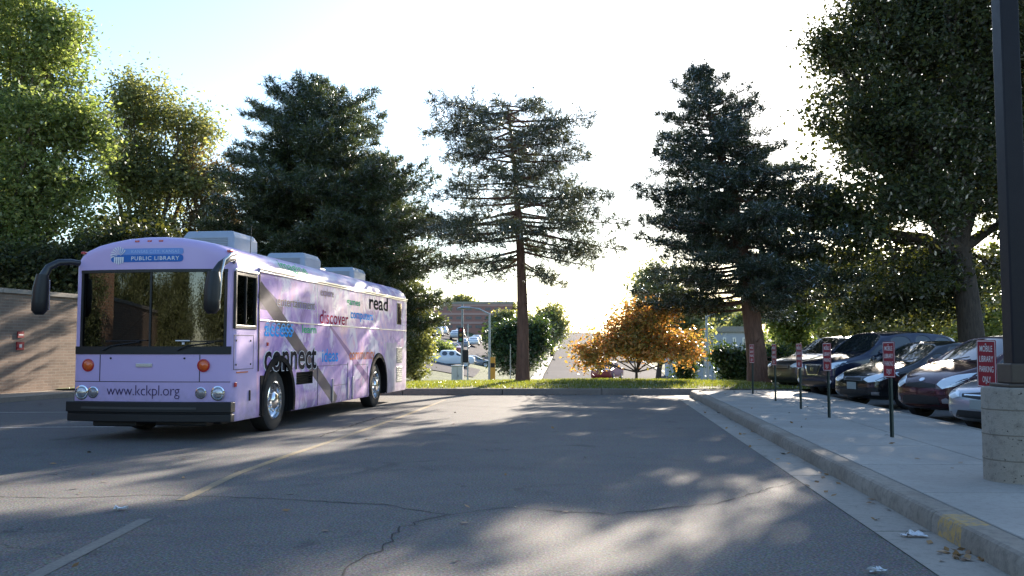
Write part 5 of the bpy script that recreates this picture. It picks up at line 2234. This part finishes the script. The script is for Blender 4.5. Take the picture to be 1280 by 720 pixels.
d = H * F / (668 - HOR)
litter('paper_litter', 'crumpled white paper in the gutter at the bottom right', X_at(1135, d), d, .006, .17, 2)
d = H * F / (635 - HOR)
litter('paper_litter', 'small pale scrap of paper on the asphalt at the lower left', X_at(158, d), d, .002, .085, 3)
d = H * F / (711 - HOR)
litter('paper_litter', 'small scrap of paper at the bottom edge near the gutter', X_at(1088, d), d, .002, .09, 5)

# ------------------------------------------------------------------ street furniture in the valley
def pole(name, label, px, d, top_py, r, mat, arm=None):
    x = X_at(px, d)
    z0 = terr(x, d)
    root = thing(name, label, 'street lamp' if 'lamp' in name else 'pole', (x, d, z0))
    h = Z_at(top_py, d) - z0
    mb = MB()
    mb.tube([(0, 0, -.2), (0, 0, h * .5), (0, 0, h)], [r, r * .85, r * .6], 10)
    mb.tube([(0, 0, 0), (0, 0, .25)], [r * 1.8, r * 1.4], 10)
    mb.build('post', mat, root, smooth=40)
    if arm:
        mb = MB()
        mb.tube([(0, 0, h - .1), (arm * .5, 0, h + .25), (arm, 0, h + .35)], [r * .6, r * .5, r * .45], 8)
        mb.build('arm', mat, root, smooth=40)
        mb = MB()
        mb.tube([(arm * .9, 0, h + .33), (arm * 1.3, 0, h + .32), (arm * 1.5, 0, h + .28)], [(.12, .06), (.18, .09), (.08, .04)], 10)
        mb.build('lamp_head', M_alu, root, smooth=50)
    return root, h


M_galv = simple('galvanised', (.42, .44, .45), .5, .5)
pole('street_lamp', 'pale grey lamp post standing in front of the brick mid-rise', 612, 60, 391, .10, M_galv, arm=-1.4)
pole('street_lamp', 'pale grey pole right of the orange maple', 883, 62, 395, .13, M_galv, arm=1.4)
pole('sign_pole', 'thin grey pole beside the far footpath, left of the pine trunk', 638, 48, 430, .035, M_galv)
pole('sign_pole', 'thin pole below the lamp post near the cross street', 585, 70, 405, .06, M_galv)
# traffic signal
sg, h = pole('traffic_signal', 'traffic signal on a dark pole beside the white pickup truck', 578, 66, 380, .12, M_steelg)
sg['category'] = 'traffic light'
zc = Z_at(419, 66) - sg.location.z
mb = MB()
mb.box(-.30, .10, -.25, .05, zc - .5, zc + .55)
hd = mb.build('signal_head', M_black, sg, bevel=.03)
for k, c_ in enumerate(((.35, .03, .02), (.35, .2, .02), (.03, .2, .08))):
    mb = MB()
    mb.lathe([(.0005, -.30), (.08, -.29), (.11, -.25)], (-.10, 0, zc + .36 - k * .34), 'Y', 14)
    mb.build('signal_lens', simple('signal_%d' % k, c_, .3, coat=.5), hd, smooth=50)
mb = MB()
zc2 = Z_at(446, 66) - sg.location.z
mb.box(.05, .45, -.2, .1, zc2 - .4, zc2 + .5)
mb.build('signal_box', M_black, sg, bevel=.03)
sg2, h2 = pole('traffic_signal', 'traffic signal pole in front of the grey building right of the maple', 879, 75, 440, .10, M_galv)
sg2['category'] = 'traffic light'
mb = MB()
mb.box(-.45, -.12, -.2, .1, h2 - 1.0, h2 - .1)
mb.build('signal_head', M_black, sg2, bevel=.03)
# cabinet, yellow marker
x = X_at(572, 52)
ub = thing('utility_cabinet', 'white utility cabinet standing by the traffic signal pole', 'cabinet', (x, 52, terr(x, 52)))
mb = MB()
mb.box(-.32, .32, -.25, .25, -.1, 1.15)
mb.build('cabinet_box', M_white, ub, bevel=.02)
mb = MB()
mb.box(-.35, .35, -.28, .28, 1.152, 1.20)
mb.build('cabinet_lid', M_alu, ub, bevel=.01)
mb = MB()
mb.box(-.008, .008, -.257, -.251, .05, 1.1)
mb.box(.04, .07, -.275, -.251, .55, .68)
mb.build('cabinet_door_seam', M_steelg, ub)
x = X_at(616, 52)
ym = thing('pipeline_marker', 'short yellow marker post beside the far footpath', 'post', (x, 52, terr(x, 52)))
mb = MB()
zt = Z_at(446, 52) - terr(x, 52)
mb.box(-.14, .14, -.06, .06, -.1, zt)
mb.build('marker_post', simple('marker_yellow', (.62, .33, .05), .5), ym, bevel=.03)
mb = MB()
mb.box(-.12, .12, -.066, -.061, zt - .6, zt - .35)
mb.build('marker_band', M_black, ym)

# ------------------------------------------------------------------ far buildings
def block(name, label, px0, px1, d, base_py, top_py, depth, wallm, winm, rows, cols, bandm=None, roofm=None, winw=.6, winh=.5, framem=None):
    x0, x1 = X_at(px0, d), X_at(px1, d)
    z1 = Z_at(top_py, d)
    z0 = Z_at(base_py, d)
    zt = terr((x0 + x1) / 2, d)
    root = thing(name, label, 'building', ((x0 + x1) / 2, d, zt))
    hw = (x1 - x0) / 2
    mb = MB()
    mb.box(-hw, hw, 0, depth, min(-2, z0 - zt - 2), z1 - zt)
    mb.build('wall', wallm, root)
    mb = MB()
    mb.box(-hw - .3, hw + .3, -.3, depth + .3, z1 - zt + .002, z1 - zt + .5)
    mb.build('roof', roofm or M_gutter, root)
    fh = (z1 - z0) / rows
    if bandm:
        for r_ in range(rows):
            mb = MB()
            zz = z0 - zt + fh * r_
            mb.box(-hw - .12, hw + .12, -.15, -.004, zz + fh * .72, zz + fh * .98)
            mb.build('floor_band', bandm, root)
    cw = 2 * hw / cols
    for r_ in range(rows):
        for c_ in range(cols):
            xc = -hw + cw * (c_ + .5)
            zz = z0 - zt + fh * (r_ + .42)
            mb = MB()
            mb.box(xc - cw * winw / 2, xc + cw * winw / 2, -.06, .02, zz - fh * winh / 2, zz + fh * winh / 2)
            w_ = mb.build('window', framem or M_alu, root)
            mb = MB()
            mb.box(xc - cw * winw / 2 + .12, xc + cw * winw / 2 - .12, -.075, -.062, zz - fh * winh / 2 + .12, zz + fh * winh / 2 - .12)
            mb.build('pane', winm, w_)
    return root


M_fg2 = simple('far_glass_hazed', (.12, .11, .115), .3, 0, .4)  # low-contrast pane colour with distance haze painted in
M_farglass = simple('far_glass', (.05, .07, .09), .1, 0, .8)
M_rbrick = simple('far_red_brick', (.34, .17, .14), .9, var=.25)
block('brick_building', 'red brick mid-rise with pale floor bands behind the far car park', 520, 640, 205, 413, 380, 26, M_rbrick, M_fg2, 3, 10, simple('pale_band', (.42, .27, .24), .8), winw=.7, winh=.42, framem=simple('hazed_frame', (.30, .17, .15), .8))  # brownish frames and dull panes carry painted haze
block('grey_building', 'low pale grey building right of the orange maple', 862, 948, 84, 474, 415, 14, simple('pale_render', (.40, .43, .47), .8), M_farglass, 2, 7, winw=.35, winh=.7)
block('pale_house', 'pale building glimpsed behind the lamp pole at the right edge', 1248, 1420, 60, 470, 384, 12, simple('pale_stucco', (.52, .53, .53), .8), M_farglass, 2, 6, winw=.4)
mb = MB()
# brown brick building behind and left of the camera, mirrored in the windshield
lb = thing('brick_library', 'tan brown brick building across the lot mirrored in the windshield', 'building', (-17, -4, 0))
mb.box(-12, 0, 7.8, 19, -.1, 6.2)
mb.build('wall', brick_mat('brown_brick', (.30, .17, .10), (.24, .13, .08), (.33, .28, .22), axis='YZ', bw=.30, bh=.085), lb)
mb = MB()
mb.box(-12.1, .12, 7.7, 19.1, 6.202, 6.5)
mb.build('roof', M_gutter, lb)
# ------------------------------------------------------------------ light, sky, camera
SAZ, SEL = 20.8, 17.4
sdir = Vector((math.sin(R(SAZ)) * math.cos(R(SEL)), math.cos(R(SAZ)) * math.cos(R(SEL)), math.sin(R(SEL))))
ld = bpy.data.lights.new('sun', 'SUN')
ld.energy = 5.0
ld.angle = R(.53)
ld.color = (1.0, .87, .72)
lo = bpy.data.objects.new('sun', ld)
COL.objects.link(lo)
lo.rotation_euler = sdir.to_track_quat('Z', 'Y').to_euler()
w = bpy.data.worlds.new('World')
scene.world = w
w.use_nodes = True
nt = w.node_tree
bgn = nt.nodes['Background']
sky = nt.nodes.new('ShaderNodeTexSky')
sky.sky_type = 'NISHITA'
sky.sun_disc = False
sky.sun_elevation = R(SEL)
sky.sun_rotation = R(SAZ)
sky.air_density = 1.0
sky.dust_density = .5
sky.ozone_density = 2.4
nt.links.new(sky.outputs[0], bgn.inputs[0])
bgn.inputs[1].default_value = .095
cam = bpy.data.cameras.new('camera')
cam.lens = 36.0 * F / 1280.0
cam.sensor_width = 36.0
cam.clip_end = 4000
co_ = bpy.data.objects.new('camera', cam)
COL.objects.link(co_)
co_.location = (0, 0, H)
co_.rotation_euler = (R(90) + math.atan((HOR - 360) / F), 0, 0)
scene.camera = co_
scene.render.engine = 'CYCLES'
cy = scene.cycles
cy.max_bounces = 6
cy.diffuse_bounces = 3
cy.glossy_bounces = 3
cy.transmission_bounces = 4
cy.transparent_max_bounces = 8
cy.use_denoising = True
cy.sample_clamp_indirect = 6
vs = scene.view_settings
vs.view_transform = 'Standard'
vs.look = 'None'
vs.gamma = 1.0
vs.exposure = 1.9
vs.use_curve_mapping = False
